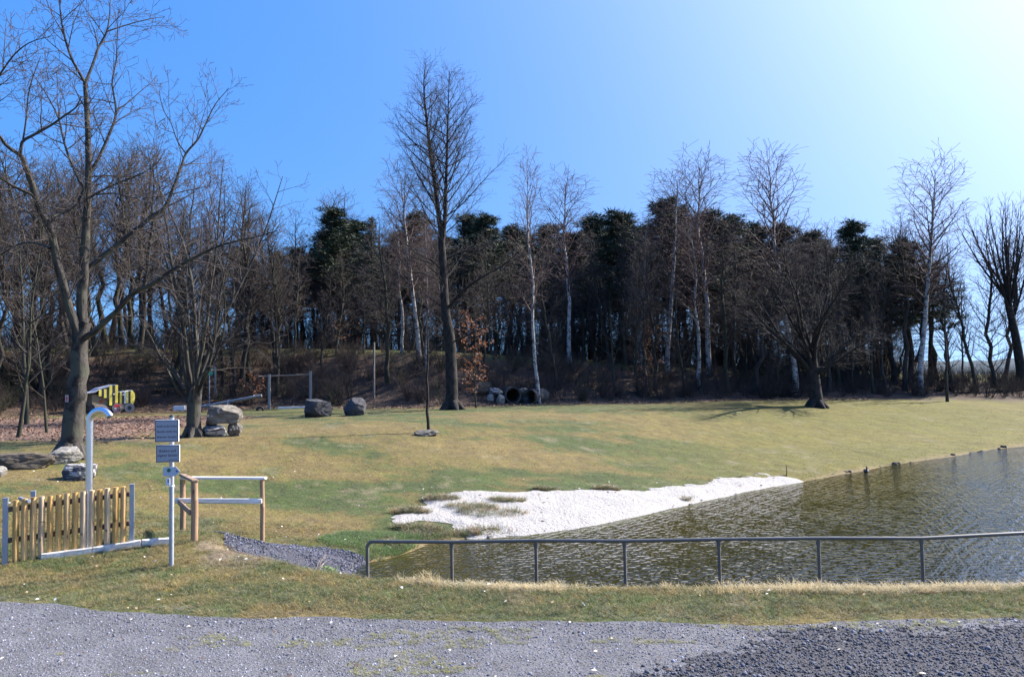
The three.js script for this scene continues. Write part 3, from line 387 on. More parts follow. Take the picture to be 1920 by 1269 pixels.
// small many-stemmed tree by the stacked boulders
{
  const R = rngOf(31), A = newA(), bx = -10.82, bz = -26.71, y = H(bx, bz);
  const t = thing('bare_tree', 'small many stemmed bare tree beside the stacked boulders', 'tree', [bx, y, bz]);
  rootFlare(A, 0.25, R);
  const tr = [V(0.04, -0.2, 0), V(0, 0.6, 0), V(0.03, 1.2, 0), V(0.1, 1.75, 0)]; A.wood.tube(tr, [0.27, 0.23, 0.23, 0.2], 10, false, 0.6);
  const spec = { minR: 0.005, woodLv: 2, lv: { 2: { n: 2.2, len: 2.3, ang: 0.85, up: 0.03, wan: 0.35, seg: 6, sides: 4, r: 0.022, from: 0.2 }, 3: { n: 3.4, len: 0.8, ang: 0.7, up: 0.03, wan: 0.3, seg: 3, sides: 3, r: 0.01 }, 4: { n: 4.5, len: 0.35, ang: 0.7, up: 0.03, wan: 0.3, seg: 2, sides: 3, r: 0.006 } } };
  const st = [[-0.42, -0.15, 7.2, 0.1], [-0.2, 0.25, 8.0, 0.11], [0.02, -0.1, 8.8, 0.12], [0.15, 0.3, 8.4, 0.1], [0.3, -0.2, 8.0, 0.1], [0.48, 0.1, 7.0, 0.09], [-0.1, -0.4, 7.6, 0.09], [0.62, 0.3, 5.6, 0.06], [-0.75, 0.2, 4.6, 0.06], [0.2, 0.6, 6, 0.07]];
  for (const [ax, az, len, r] of st) {
    const pts = [], rads = [], p = V(ax * 0.25, 1.1 + R() * 0.6, az * 0.25), d = V(ax * 0.8, 1, az * 0.8).normalize();
    for (let k = 0; k <= 9; k++) { pts.push(p.clone()); rads.push(0.78 * r * (1 - k / 10.5)); d.x += (R() - 0.5) * 0.26; d.y += 0.01; d.z += (R() - 0.5) * 0.26; d.normalize(); p.addScaledVector(d, len / 9); }
    A.wood.tube(pts, rads, 7, false, 0.6); shoots(A, pts, rads, 2, spec, R);
  }
  for (const s of [-1, -0.8, 1]) { const pts = [], rads = []; for (let k = 0; k <= 6; k++) { pts.push(V(s * (0.1 + k * 0.42), 1.6 + 0.62 * k - 0.062 * k * k, 0.5 - k * 0.1)); rads.push(0.045 * (1 - k / 8)); } A.wood.tube(pts, rads, 6); shoots(A, pts, rads, 2, spec, R); }
  treeParts(t, A, greyBark, twigMat);
}
// broad dark tree on the dam lawn
{
  const R = rngOf(43), A = newA(), bx = 17.59, bz = -45.9;
  const t = thing('bare_tree', 'broad dark bare tree alone on the dam lawn beyond the beach', 'tree', [bx, H(bx, bz), bz]);
  rootFlare(A, 0.42, R);
  A.wood.tube([V(0.1, -0.3, 0), V(0.02, 0.8, 0), V(-0.1, 2.0, 0), V(-0.15, 3.0, 0)], [0.46, 0.36, 0.36, 0.3], 10, false, 0.6);
  const spec = { minR: 0.007, woodLv: 2, lv: { 2: { n: 3.0, len: 2.3, ang: 0.85, up: 0.03, wan: 0.3, seg: 5, sides: 4, r: 0.028, from: 0.15 }, 3: { n: 3.8, len: 1.0, ang: 0.65, up: 0.03, wan: 0.3, seg: 3, sides: 3, r: 0.014 }, 4: { n: 4.2, len: 0.5, ang: 0.65, up: 0.03, wan: 0.3, seg: 1, sides: 3, r: 0.009 } } };
  for (let i = 0; i < 18; i++) {
    const a = i * 2.4, sp = 0.15 + 1.25 * ((i * 0.37) % 1), len = 7.8 - 2.6 * sp, p = V(-0.12, 1.7 + R() * 1.3, 0), d = V(Math.cos(a) * sp, 0.85, Math.sin(a) * sp).normalize(), pts = [], rads = [];
    for (let k = 0; k <= 8; k++) { pts.push(p.clone()); rads.push(0.12 * (1 - k / 9)); d.x += (R() - 0.5) * 0.38; d.y += (R() - 0.5) * 0.2; d.z += (R() - 0.5) * 0.38; d.normalize(); p.addScaledVector(d, len / 8); }
    A.wood.tube(pts, rads, 6, false, 0.6); shoots(A, pts, rads, 2, spec, R);
  }
  treeParts(t, A, darkBark, darkTwigMat);
}
// tall vase-shaped tree at the picture's edge
{
  const R = rngOf(57), A = newA(), bx = 37, bz = -57.5;
  const t = thing('bare_tree', 'tall vase shaped bare tree at the picture edge behind the dark hedge', 'tree', [bx, H(bx, bz), bz]);
  const tr = [[0.2, -0.3, 0.42], [0.1, 1.5, 0.34], [-0.2, 4, 0.28], [-0.6, 6.3, 0.24], [-0.75, 7.6, 0.2]]; A.wood.tube(tr.map((q) => V(q[0], q[1], 0)), tr.map((q) => q[2]), 9, false, 0.6);
  const spec = { minR: 0.009, woodLv: 2, lv: { 2: { n: 2.3, len: 1.9, ang: 0.5, up: 0.08, wan: 0.15, seg: 4, sides: 4, r: 0.03, from: 0.2 }, 3: { n: 3.0, len: 0.9, ang: 0.5, up: 0.08, wan: 0.2, seg: 2, sides: 3, r: 0.014 } } };
  for (let i = 0; i < 16; i++) {
    const a = i * 2.4, sp = 0.15 + 0.5 * ((i * 0.41) % 1), f = (i % 8) / 8, p = V(-0.35 - 0.4 * f, 5 + 2.6 * f, 0), len = 8 - 1.6 * f, d = V(Math.cos(a) * sp, 1, Math.sin(a) * sp).normalize(), pts = [], rads = [];
    for (let k = 0; k <= 8; k++) { pts.push(p.clone()); rads.push(0.1 * (1 - k / 9)); d.x += (R() - 0.5) * 0.1; d.y += 0.03; d.z += (R() - 0.5) * 0.1; d.normalize(); p.addScaledVector(d, len / 8); }
    A.wood.tube(pts, rads, 6, false, 0.6); shoots(A, pts, rads, 2, spec, R);
  }
  treeParts(t, A, darkBark, twigMat);
}
// kinds of wood trees, each built once at unit height 10 m and copied
const bareSpec = (o) => ({ minR: o.minR ?? 0.007, woodLv: o.woodLv ?? 2, lv: { 1: { n: o.n1, len: o.l1, var: 0.5, ang: o.a1, up: 0.07, wan: 0.16, seg: 5, sides: 4, r: 0.035, from: o.from, shape: (f) => o.shape ? o.shape(f) : Math.sin(Math.PI * (0.25 + 0.72 * f)) + 0.1 }, 2: { n: o.n2, len: o.l2, ang: 0.65, up: o.up ?? 0.04, wan: 0.25, seg: 3, sides: 3, r: 0.013, from: 0.12 }, 3: { n: o.n3, len: o.l3, ang: 0.6, up: o.up3 ?? 0.02, wan: 0.25, seg: 2, sides: 3, r: 0.008, from: 0.1 } } });
function hidden(name) { const g = new THREE.Group(); g.name = name; return g; }
const kinds = { bare: [], birch: [], pine: [], spruce: [] };
for (let k = 0; k < 7; k++) {
  const R = rngOf(100 + k), g = hidden('wood');
  const A = bareTree(R, { h: 10, r: 0.11 + 0.02 * (k % 3), bend: 0.28 + 0.2 * (k % 3), spec: bareSpec({ n1: 3.6 + 0.5 * (k % 4), l1: 2.2 + 0.4 * (k % 3), a1: 0.55 + 0.09 * k, from: [0.2, 0.35, 0.3, 0.12, 0.1, 0.42, 0.25][k], n2: 4.2, l2: 1.25, n3: 5, l3: 0.6 }) });
  kinds.bare.push(treeParts(g, A, woodBark, k % 2 ? twigMat : paleTwigMat));
}
for (let k = 0; k < 4; k++) {
  const R = rngOf(200 + k), g = hidden('birch');
  const A = bareTree(R, { h: 10, r: 0.082, bend: 0.16, spec: bareSpec({ minR: 0.006, woodLv: 1, n1: 3.6, l1: 2.1, a1: 0.6, from: 0.38, n2: 4.2, l2: 1.0, n3: 6, l3: 0.7, up: -0.03, up3: -0.16, shape: (f) => f < 0.9 ? 0.55 + 0.6 * Math.sin(Math.PI * Math.max(0, (f - 0.3) / 0.7)) : 0.5 }) });
  kinds.birch.push(treeParts(g, A, birchBark, birchTwigMat));
}
function needles(acc, c, size, n, R, flat = 0.6) {
  for (let i = 0; i < n; i++) {
    const a = R() * 6.28, e = (R() - 0.35) * 1.9, dir = V(Math.cos(a) * Math.cos(e), Math.sin(e) * flat + 0.15, Math.sin(a) * Math.cos(e)).normalize(), o = c.clone().addScaledVector(dir, size * R() * 0.75);
    const s = V().crossVectors(dir, V(R() - 0.5, R() - 0.5, R() - 0.5)).normalize().multiplyScalar(0.016 + 0.014 * R()), L = 0.16 + 0.16 * R();
    const nn = V().crossVectors(s, dir).normalize(); if (nn.y < 0) nn.negate(); nn.lerp(dir, 0.5).normalize();
    acc.tri(o.clone().sub(s), o.clone().add(s), o.clone().addScaledVector(dir, L), nn);
  }
}
for (let k = 0; k < 4; k++) {
  const R = rngOf(300 + k), A = newA(), N = new Acc(), g = hidden('pine'), pts = [], rads = []; let x = 0, z = 0;
  for (let q = 0; q <= 10; q++) { x += (R() - 0.5) * 0.16; z += (R() - 0.5) * 0.16; pts.push(V(x, q - (q ? 0 : 0.3), z)); rads.push(0.15 * (1 - q / 11.5)); }
  A.wood.tube(pts, rads, 8, false, 0.5);
  const at = (y) => { const i = Math.min(9, Math.max(0, Math.floor(y))); return pts[i].clone().lerp(pts[i + 1], y - i); };
  for (let b = 0; b < 58; b++) {
    const f = b / 58, y = lerp(1.2, 9.9, f), live = y > 3.9 + R() * 0.9, a = b * 2.4 + R(), len = (live ? lerp(1.9, 0.4, Math.max(0, (y - 4.2) / 5.8) ** 1.4) : 1.1) * (0.6 + 0.6 * R()), up = live ? lerp(0.05, 0.9, Math.max(0, (y - 4.2) / 5.8)) : -0.1;
    const p = at(y), d = V(Math.cos(a), up, Math.sin(a)).normalize(), bp = [p.clone()];
    for (let q = 1; q <= 4; q++) { d.y += 0.06; d.x += (R() - 0.5) * 0.25; d.z += (R() - 0.5) * 0.25; d.normalize(); p.addScaledVector(d, len / 4); bp.push(p.clone()); }
    A.wood.tube(bp, [0.03, 0.024, 0.018, 0.012, 0.006], 4);
    if (live) { for (let q = 1; q <= 4; q++) { const nC = q < 2 ? 1 : 3; for (let w = 0; w < nC; w++) needles(N, bp[q].clone().add(V((R() - 0.5) * 0.55, (R() - 0.3) * 0.3, (R() - 0.5) * 0.55)), 0.32, 34, R); } }
    else for (let q = 2; q <= 4; q++) { const e = bp[q].clone().add(V((R() - 0.5) * 0.6, (R() - 0.5) * 0.3, (R() - 0.5) * 0.6)); A.wood.tube([bp[q - 1], e], [0.009, 0.005], 3); }
  }
  needles(N, pts[10], 0.35, 60, R);
  part(g, 'trunk', A.wood.geo(), pineBark); part(g, 'crown', N.geo(), needleMat);
  kinds.pine.push(g);
}
for (let k = 0; k < 2; k++) {
  const R = rngOf(400 + k), A = newA(), N = new Acc(), g = hidden('spruce');
  A.wood.tube([V(0, -0.3, 0), V(0, 5, 0), V(0, 10, 0)], [0.16, 0.1, 0.01], 8, false, 0.5);
  for (let b = 0; b < 130; b++) {
    const f = b / 130, y = lerp(1.2, 9.8, f), a = b * 2.4 + R(), len = lerp(1.7, 0.12, f) * (0.75 + 0.4 * R()), p = V(0, y, 0), d = V(Math.cos(a), 0.05 - 0.25 * (1 - f), Math.sin(a)).normalize(), bp = [p.clone()];
    for (let q = 1; q <= 3; q++) { d.y += 0.05; d.normalize(); p.addScaledVector(d, len / 3); bp.push(p.clone()); }
    A.wood.tube(bp, [0.02, 0.015, 0.01, 0.005], 3);
    for (let q = 1; q <= 3; q++) needles(N, bp[q], Math.min(0.3, 0.2 * len + 0.1), Math.round(8 + 14 * len), R, 0.4);
  }
  part(g, 'trunk', A.wood.geo(), pineBark); part(g, 'crown', N.geo(), spruceMat);
  kinds.spruce.push(g);
}
const KIND = {
  bare: ['wood_tree', 'tree'], birch: ['birch_tree', 'tree'], pine: ['pine_tree', 'tree'], spruce: ['spruce_tree', 'tree'],
};
function zone(x, z) { const u = x / -z; return u < -0.45 ? 'behind the big crooked tree' : u < -0.22 ? 'behind the playground bar' : u < 0.12 ? 'behind the tallest lawn tree' : u < 0.36 ? 'on the crest above the white beach' : 'on the crest behind the dark lawn tree'; }
const seenZone = {};
function plant(kind, variant, x, z, top, label, group, turn, wide = 1) {
  const src = kinds[kind][variant], y = H(x, z), s = (top - y) / 10, c = src.clone();
  c.name = numbered(KIND[kind][0]); c.position.set(x, y, z); c.scale.set(s * wide, s, s * wide); c.rotation.y = turn; scene.add(c);
  return tag(c, label, KIND[kind][1], group);
}
{
  const R = rngOf(77); let nb = 0;
  const ORD = ['first', 'second', 'third', 'fourth', 'fifth', 'sixth', 'seventh', 'eighth', 'ninth', 'tenth', 'eleventh', 'twelfth', 'thirteenth', 'fourteenth', 'fifteenth', 'sixteenth'].map((s) => s + ' from the left'), order = new Map(), rows = {};
  WOOD.forEach(([k, x, z], i) => { if (k === 'spruce' || (k === 'pine' && i < 41)) (rows[k + zone(x, z)] ??= []).push([x / -z, i]); });
  for (const q in rows) rows[q].sort((a, c) => a[0] - c[0]).forEach(([, i], n) => order.set(i, n));
  const birchLabels = ['white birch in front of the wood just beside the tallest lawn tree', 'thin white birch behind the first birch near the tallest lawn tree', 'white birch with drooping twigs in the wood above the concrete pipe', 'short thin birch in the wood above the left end of the beach', 'leaning birch on the crest above the middle of the beach', 'forked birch low among the pines above the beach', 'tall birch topping the pines above the middle of the beach', 'tallest pale birch behind the dark lawn tree', 'tall birch standing alone on the thin end of the crest'];
  WOOD.forEach(([k, x, z, top], i) => {
    const low = k === 'low'; if (low) k = 'bare';
    const v = low ? 3 + (i & 1) : Math.floor(R() * kinds[k].length), turn = R() * 6.28, w = k === 'pine' ? 1.25 + 0.5 * R() : 0.85 + 0.4 * R(), zn = zone(x, z);
    { const d0 = -z, d1 = Math.max(d0, edgeOf(x, z) + 2.5); if (d1 > d0) { x *= d1 / d0; z *= d1 / d0; } }
    if (k === 'birch') { const b = plant(k, nb % 4, x, z, top, birchLabels[nb], 'birches in the wood', turn, 1.45); b.rotation.z = (R() - 0.5) * 0.1; nb++; return; }
    const word = { bare: 'slender bare brown tree in the wood ', pine: 'rear row pine in the wood ', spruce: 'narrow dark spruce in the wood ' }[k];
    const nth = k === 'spruce' || (k === 'pine' && i < 41) ? ORD[order.get(i)] : null;
    const o = plant(k, v, x, z, top, nth ? (k === 'pine' ? 'front row pine, ' : 'narrow dark spruce, ') + nth + ' ' + zn : (low ? 'short bushy bare tree in the wood ' : word) + zn, { bare: low ? 'short bare trees ' : 'bare trees ', pine: 'pines ', spruce: 'spruces ' }[k] + zn, turn, low ? 1.5 : w);
    if (k === 'bare') { o.rotation.x = (R() - 0.5) * 0.16; o.rotation.z = (R() - 0.5) * 0.2; } else if (k === 'pine') o.rotation.z = (R() - 0.5) * 0.06;
  });
  // three birches that stand forward of the wood
  const fb = (x, z, top, label, lean, v, wide) => { const b = plant('birch', v, x, z, top, label, 'birches in the wood', R() * 6.28, wide); b.rotation.set(0, b.rotation.y, 0); b.rotation.order = 'ZXY'; b.rotation.z = lean; return b; };
  fb(1.55, -46.7, 15.6, 'white birch with forked trunk beside the concrete pipe tunnel', 0.035, 1, 0.9);
  fb(-17.6, -47, 16.6, 'slim white birch leaning behind the green playground notice', 0.03, 2, 0.7);
  fb(-5.3, -48.5, 12.5, 'white birch with bare lower trunk behind the sapling', 0.02, 3, 0.8);
}

// ---------- undergrowth, young trees, shrubs ----------
function shrubA(R, h, stems, dense = 1) {
  const A = newA(), spec = { minR: 0.004, woodLv: 1, lv: { 1: { n: 3.2 * dense, len: 0.85, ang: 0.7, up: 0.05, wan: 0.35, seg: 3, sides: 3, r: 0.01, from: 0.15 }, 2: { n: 4 * dense, len: 0.4, ang: 0.7, up: 0.02, wan: 0.35, seg: 2, sides: 3, r: 0.006 } } };
  for (let i = 0; i < stems; i++) {
    const a = R() * 6.28, sp = 0.15 + 0.65 * R(), d = V(Math.cos(a) * sp, 1, Math.sin(a) * sp).normalize(), p = V(Math.cos(a) * 0.15 * R(), -0.1, Math.sin(a) * 0.15 * R()), pts = [], rads = [], len = h * (0.6 + 0.5 * R());
    for (let k = 0; k <= 5; k++) { pts.push(p.clone()); rads.push(0.018 * (1 - k / 6)); d.x += (R() - 0.5) * 0.3; d.z += (R() - 0.5) * 0.3; d.y -= 0.03; d.normalize(); p.addScaledVector(d, len / 5); }
    A.wood.tube(pts, rads, 4); shoots(A, pts, rads, 1, spec, R);
  }
  return A;
}
const stuffMat = { brown: std({ color: rgb(0.0663, 0.0468, 0.0367), roughness: 1 }), dark: std({ color: rgb(0.0281, 0.0234, 0.0203), roughness: 1 }), green: std({ color: rgb(0.039, 0.0445, 0.0195), roughness: 1 }) };
function instanced(name, geo, mat, list, label, category) {
  const m = new THREE.InstancedMesh(geo, mat, list.length), M = new THREE.Matrix4(), q = new THREE.Quaternion(), e = new THREE.Euler(), c = new THREE.Color();
  list.forEach((o, i) => { e.set(o.rx ?? 0, o.ry ?? 0, o.rz ?? 0); q.setFromEuler(e); M.compose(V(o.x, o.y, o.z), q, V(o.s, o.sy ?? o.s, o.sz ?? o.s)); m.setMatrixAt(i, M); if (o.c) m.setColorAt(i, c.setRGB(...o.c)); });
  m.name = numbered(name); m.castShadow = m.receiveShadow = true; m.userData = { label, category, kind: 'stuff' }; scene.add(m); return m;
}
{
  const lists = { brown: [[], []], dark: [[], []], green: [[], []] }, R = rngOf(501);
  const geos = [0, 1].map((k) => { const A = shrubA(rngOf(520 + k), 1.9, 11); return mergeGeometries([A.wood.geo(), A.twig.geo()]); });
  for (let i = 0; i < 1150; i++) {
    const u = -0.78 + 1.55 * R(), e = pw(EDGE, u), b = 0.9 + 7.2 * Math.pow(R(), 0.9), d = e + b, x = u * d, z = -d;
    const hedge = u > 0.3, gap = Math.abs(u + 0.17) < 0.035 && b < 3; if (gap) continue;
    const kind = hedge ? (R() < 0.75 ? 'dark' : 'brown') : R() < (u < -0.35 ? 0.2 : 0.07) ? 'green' : R() < 0.3 ? 'dark' : 'brown';
    const s = hedge ? 0.55 + 0.35 * R() : (0.5 + 0.55 * R()) * (b > 6 ? 0.6 : 1);
    lists[kind][i & 1].push({ x, y: H(x, z), z, ry: R() * 6.28, s });
  }
  for (let i = 0; i < 520; i++) {
    const u = -0.75 + 1.25 * R(), d = pw(EDGE, u) + 11 + 16 * R(), x = u * d, z = -d;
    lists[R() < 0.6 ? 'brown' : 'dark'][i & 1].push({ x, y: H(x, z), z, ry: R() * 6.28, s: 0.8 + 0.9 * R() });
  }
  for (const k in lists) lists[k].forEach((l, i) => instanced('undergrowth', geos[i], stuffMat[k], l, { brown: 'tangled brown bare brushwood covering the bank', dark: 'dark bare brushwood and hedge along the bank', green: 'olive green scrub at the foot of the bank' }[k], 'undergrowth'));
}
// leaves: copper beech saplings
function leafCloud(acc, tips, n, size, R) {
  for (let i = 0; i < n; i++) {
    const c = tips[Math.floor(R() * tips.length)].clone().add(V((R() - 0.5) * 0.3, (R() - 0.5) * 0.25, (R() - 0.5) * 0.3)), a = V(R() - 0.5, R() - 0.7, R() - 0.5).normalize(), b = V().crossVectors(a, V(R() - 0.5, R(), R() - 0.5)).normalize(), nn = V().crossVectors(a, b).normalize();
    const L = size * (0.7 + 0.6 * R()), p0 = c, p1 = c.clone().addScaledVector(a, L * 0.5).addScaledVector(b, L * 0.3), p2 = c.clone().addScaledVector(a, L), p3 = c.clone().addScaledVector(a, L * 0.5).addScaledVector(b, -L * 0.3);
    acc.tri(p0, p1, p2, nn); acc.tri(p0, p2, p3, nn);
  }
}
for (const [x, z, h, n, label, seed] of [[-2.0, -42.9, 6.2, 620, 'young beech with copper leaves beside the tallest lawn tree', 1], [-15.5, -46.8, 2.2, 220, 'low copper leaved beech behind the seesaw', 2], [8.2, -50, 2.2, 140, 'small copper leaved beech at the bank foot above the beach', 3], [9.0, -52, 5.2, 300, 'rusty brown bush standing on the bank above the beach', 4], [-11.5, -53, 2.4, 60, 'rust coloured bush on the crest behind the dark stone blocks', 5]]) {
  const R = rngOf(600 + seed), t = thing('beech_sapling', label, 'sapling', [x, H(x, z), z], R() * 6, 'copper leaved beeches'), A = bareTree(R, { h, r: 0.04, bend: 0.12, sides: 5, spec: bareSpec({ minR: 0.004, n1: 4.5, l1: 1.5, a1: 1.0, from: 0.15, n2: 3, l2: 0.6, n3: 3, l3: 0.3 }) });
  treeParts(t, A, woodBark, twigMat);
  const tips = [], src = A.twig.p; for (let i = 0; i < src.length; i += 9 * 7) tips.push(V(src[i], src[i + 1], src[i + 2]));
  const L = new Acc(); leafCloud(L, tips.filter((p) => p.y < h * 0.86), n, 0.15, R); part(t, 'leaves', L.geo(), copperMat);
}
// young bare trees
for (const [x, z, h, label, lean, r, seed] of [
  [-16.6, -26.5, 7.5, 'thin bare sapling growing out of the leaf litter at the picture edge', 0.1, 0.06, 1], [-17.0, -28.8, 6.5, 'second thin leaning sapling rising from the leaf litter', -0.12, 0.045, 2], [-17.2, -31.5, 8.5, 'thin bare tree just behind the leaf litter saplings', 0.04, 0.07, 3], [-21.2, -34.5, 9.5, 'bare tree at the wood edge between the saplings and the picture edge', -0.03, 0.09, 4],
  [-3.14, -29.5, 4.9, 'straight young tree beside a flat stone on the open lawn', 0.012, 0.055, 5], [28.1, -51.0, 7.0, 'young bare tree at the lawn edge before the dark hedge', 0.0, 0.09, 6], [6.4, -49.5, 6.2, 'young bare tree at the bank foot above the middle of the beach', -0.06, 0.08, 7], [23.5, -54.5, 6.2, 'small bare tree rising out of the dark hedge', 0.03, 0.08, 8], [32.2, -58, 8.5, 'slim bare tree beside the vase shaped tree', -0.02, 0.09, 9], [34.3, -60, 8.2, 'thin bare tree close behind the vase shaped tree', 0.02, 0.07, 10]]) {
  const R = rngOf(700 + seed), t = thing('young_tree', label, 'tree', [x, H(x, z), z]);
  const A = bareTree(R, { h, r, bend: 0.1, sides: 7, spec: bareSpec({ minR: 0.004, n1: seed === 5 ? 2.2 : 3, l1: seed === 5 ? 0.8 : h * 0.26, a1: 0.75, from: seed === 5 ? 0.55 : 0.22, n2: 2.6, l2: 0.8, n3: 3.2, l3: 0.4 }) });
  t.rotation.z = -lean; treeParts(t, A, seed === 5 ? darkBark : woodBark, seed < 5 ? paleTwigMat : twigMat);
}

// ---------- rocks ----------
const rockTex = tex(512, 512, (u, v) => { const a = tfbm(u, v, 6, 3, 5), b = tfbm(u, v, 24, 13, 3), c = noise(u * 128, v * 128, 3, 128); const q = 0.35 + 0.9 * (a - 0.2) + 0.4 * (b - 0.5) + 0.2 * (c - 0.5); return [clamp(q, 0.05, 1), clamp(q * 0.98, 0.05, 1), clamp(q * 0.94, 0.05, 1)]; });
const blotchTex = tex(512, 512, (u, v) => { const a = tfbm(u + 0.1 * tfbm(u, v, 8, 5, 2), v, 5, 23, 4), c = noise(u * 96, v * 96, 3, 96); const q = a > 0.5 ? [0.17, 0.17, 0.2] : [0.85, 0.82, 0.78]; return q.map((k) => clamp(k * (0.8 + 0.4 * c), 0, 1)); });
const rockMat = { grey: std({ map: rockTex, color: rgb(0.281, 0.257, 0.222), bumpMap: bumpTex, bumpScale: 0.03, roughness: 1 }), pale: std({ map: rockTex, color: rgb(0.452, 0.429, 0.39), bumpMap: bumpTex, bumpScale: 0.03, roughness: 1 }), dark: std({ map: rockTex, color: rgb(0.101, 0.0975, 0.109), bumpMap: bumpTex, bumpScale: 0.03, roughness: 0.95 }), brown: std({ map: rockTex, color: rgb(0.211, 0.172, 0.129), bumpMap: bumpTex, bumpScale: 0.03, roughness: 1 }), blotch: std({ map: blotchTex, color: rgb(0.484, 0.476, 0.468), bumpMap: bumpTex, bumpScale: 0.03, roughness: 1 }) };
function rockGeo(seed, w, h, d, planes = 15, rough = 0.13) {
  const R = rngOf(seed), P = []; for (let i = 0; i < planes; i++) { const n = V(R() - 0.5, R() - 0.5, R() - 0.5).normalize(); P.push([n, 0.62 + 0.3 * R()]); }
  P.push([V(0, 1, 0), 0.75], [V(0, -1, 0), 0.7]);
  let g = new THREE.IcosahedronGeometry(1, 14); g.deleteAttribute('uv'); g.deleteAttribute('normal'); g = mergeVertices(g, 1e-4); const p = g.attributes.position, v = V(), uv = [];
  for (let i = 0; i < p.count; i++) {
    v.fromBufferAttribute(p, i).normalize(); let r = 1; for (const [n, q] of P) { const k = n.dot(v); if (k > 0.05) r = Math.min(r, q / k); }
    r *= 1 + rough * ((fbm(v.x * 2.5 + seed, v.y * 2.5 + v.z * 1.7, seed, 4) - 0.5) * 1.6 + (fbm(v.x * 7 + v.z * 3, v.y * 8 - v.z * 4 + seed, seed + 5, 3) - 0.5) * 0.8); p.setXYZ(i, v.x * r * w * 0.62, v.y * r * h * 0.68, v.z * r * d * 0.62); uv.push((Math.atan2(v.z, v.x) / 6.2832) * 2, v.y);
  }
  g.setAttribute('uv', new THREE.Float32BufferAttribute(uv, 2));
  g.computeBoundingBox(); const b = g.boundingBox; g.translate(-(b.min.x + b.max.x) / 2, -b.min.y, -(b.min.z + b.max.z) / 2); g.scale(w / (b.max.x - b.min.x), h / (b.max.y - b.min.y), d / (b.max.z - b.min.z));
  return toCreasedNormals(g, 0.5);
}
function rock(seed, mat, [x, y, z], [w, h, d], turn, label, sink = 0.06, group) { return single('boulder', rockGeo(seed, w, h, d), rockMat[mat], label, 'boulder', [x, (y ?? H(x, z)) - sink, z], turn, group); }
rock(1, 'brown', [-12.75, null, -20.55], [1.55, 0.46, 0.8], 0.1, 'long dark brown boulder lying between the crooked tree and the picture edge', 0.08);
rock(2, 'pale', [-12.15, null, -21.35], [0.95, 0.5, 0.7], 0.5, 'pale flat boulder behind the long dark one at the crooked tree', 0.08);
rock(3, 'blotch', [-10.85, null, -19.75], [0.78, 0.45, 0.6], 0.3, 'white boulder with dark blotches in front of the crooked tree', 0.07);
rock(4, 'pale', [-12.75, null, -19.5], [0.62, 0.3, 0.5], -0.4, 'low white boulder cut by the picture edge', 0.06);
rock(5, 'blotch', [-10.22, null, -26.95], [0.86, 0.46, 0.62], 0.1, 'white boulder under the front of the stacked boulders', 0.08);
rock(6, 'grey', [-9.62, null, -27.3], [0.5, 0.56, 0.55], 0.8, 'small grey boulder propping the right of the stack', 0.08);
rock(7, 'dark', [-10.55, null, -27.6], [0.6, 0.5, 0.5], 0.4, 'dark boulder behind the white one in the stack', 0.06);
rock(8, 'grey', [-9.98, H(-10, -27.3) + 0.42, -27.3], [1.2, 0.66, 0.95], 0.25, 'big angular grey boulder lying on top of the stack', 0.0);
rock(9, 'dark', [-8.93, null, -36.25], [1.3, 0.92, 0.95], 0.2, 'dark stone block with stepped top, the one nearer the seesaw', 0.08);
rock(10, 'dark', [-7.45, null, -37.1], [1.12, 0.9, 0.95], -0.3, 'dark upright stone block, the one nearer the tallest tree', 0.08);
rock(11, 'grey', [-3.2, null, -29.1], [0.95, 0.26, 0.6], 0.2, 'low flat grey stone at the foot of the young lawn tree', 0.06);
rock(12, 'pale', [-1.35, null, -46.2], [0.5, 0.55, 0.4], 0.5, 'leftmost pale boulder beside the concrete pipe', 0.08);
rock(13, 'pale', [-0.72, null, -46.1], [0.66, 0.6, 0.5], 1.2, 'pale boulder touching the concrete pipe mouth', 0.08);
rock(14, 'blotch', [-1.0, H(-1, -46.3) + 0.42, -46.4], [0.8, 0.42, 0.6], 0.1, 'pale blotched boulder resting on the two beside the pipe', 0.0);
rock(15, 'brown', [-1.85, null, -47.4], [1.3, 0.85, 0.8], 0.4, 'mossy brown boulder behind the pipe boulders', 0.1);
rock(16, 'grey', [0.62, H(0.6, -46.8) + 0.5, -46.9], [0.7, 0.4, 0.6], 0.7, 'grey stone lying between the two concrete pipes', 0.0);
rock(17, 'dark', [0.6, null, -46.95], [0.75, 0.62, 0.55], 0.2, 'dark stone wedged between the two concrete pipes', 0.08);
{ // stones along the far shore
  const R = rngOf(801), line = [[10.6, -26.7], [11.8, -27.6], [16.5, -31.25], [23.2, -36], [30, -39.8]], proto = [21, 22, 23].map((s) => rockGeo(s, 1, 0.62, 0.8, 9));
  for (let i = 0; i < 46; i++) {
    const f = (i + R() * 2.2) / 48 * (line.length - 1), k = Math.min(line.length - 2, Math.floor(f)), t = f - k, x = lerp(line[k][0], line[k + 1][0], t) - 0.1 * R(), z = lerp(line[k][1], line[k + 1][1], t) - 0.12 * R(), s = 0.1 + 0.24 * R() * R() * R();
    const m = single('shore_stone', proto[i % 3], R() < 0.7 ? rockMat.dark : rockMat.brown, 'small dark stone in the row edging the far shore', 'stone', [x, WATER - 0.05, z], R() * 6.28, 'stones edging the far shore'); m.scale.setScalar(s);
  }
}
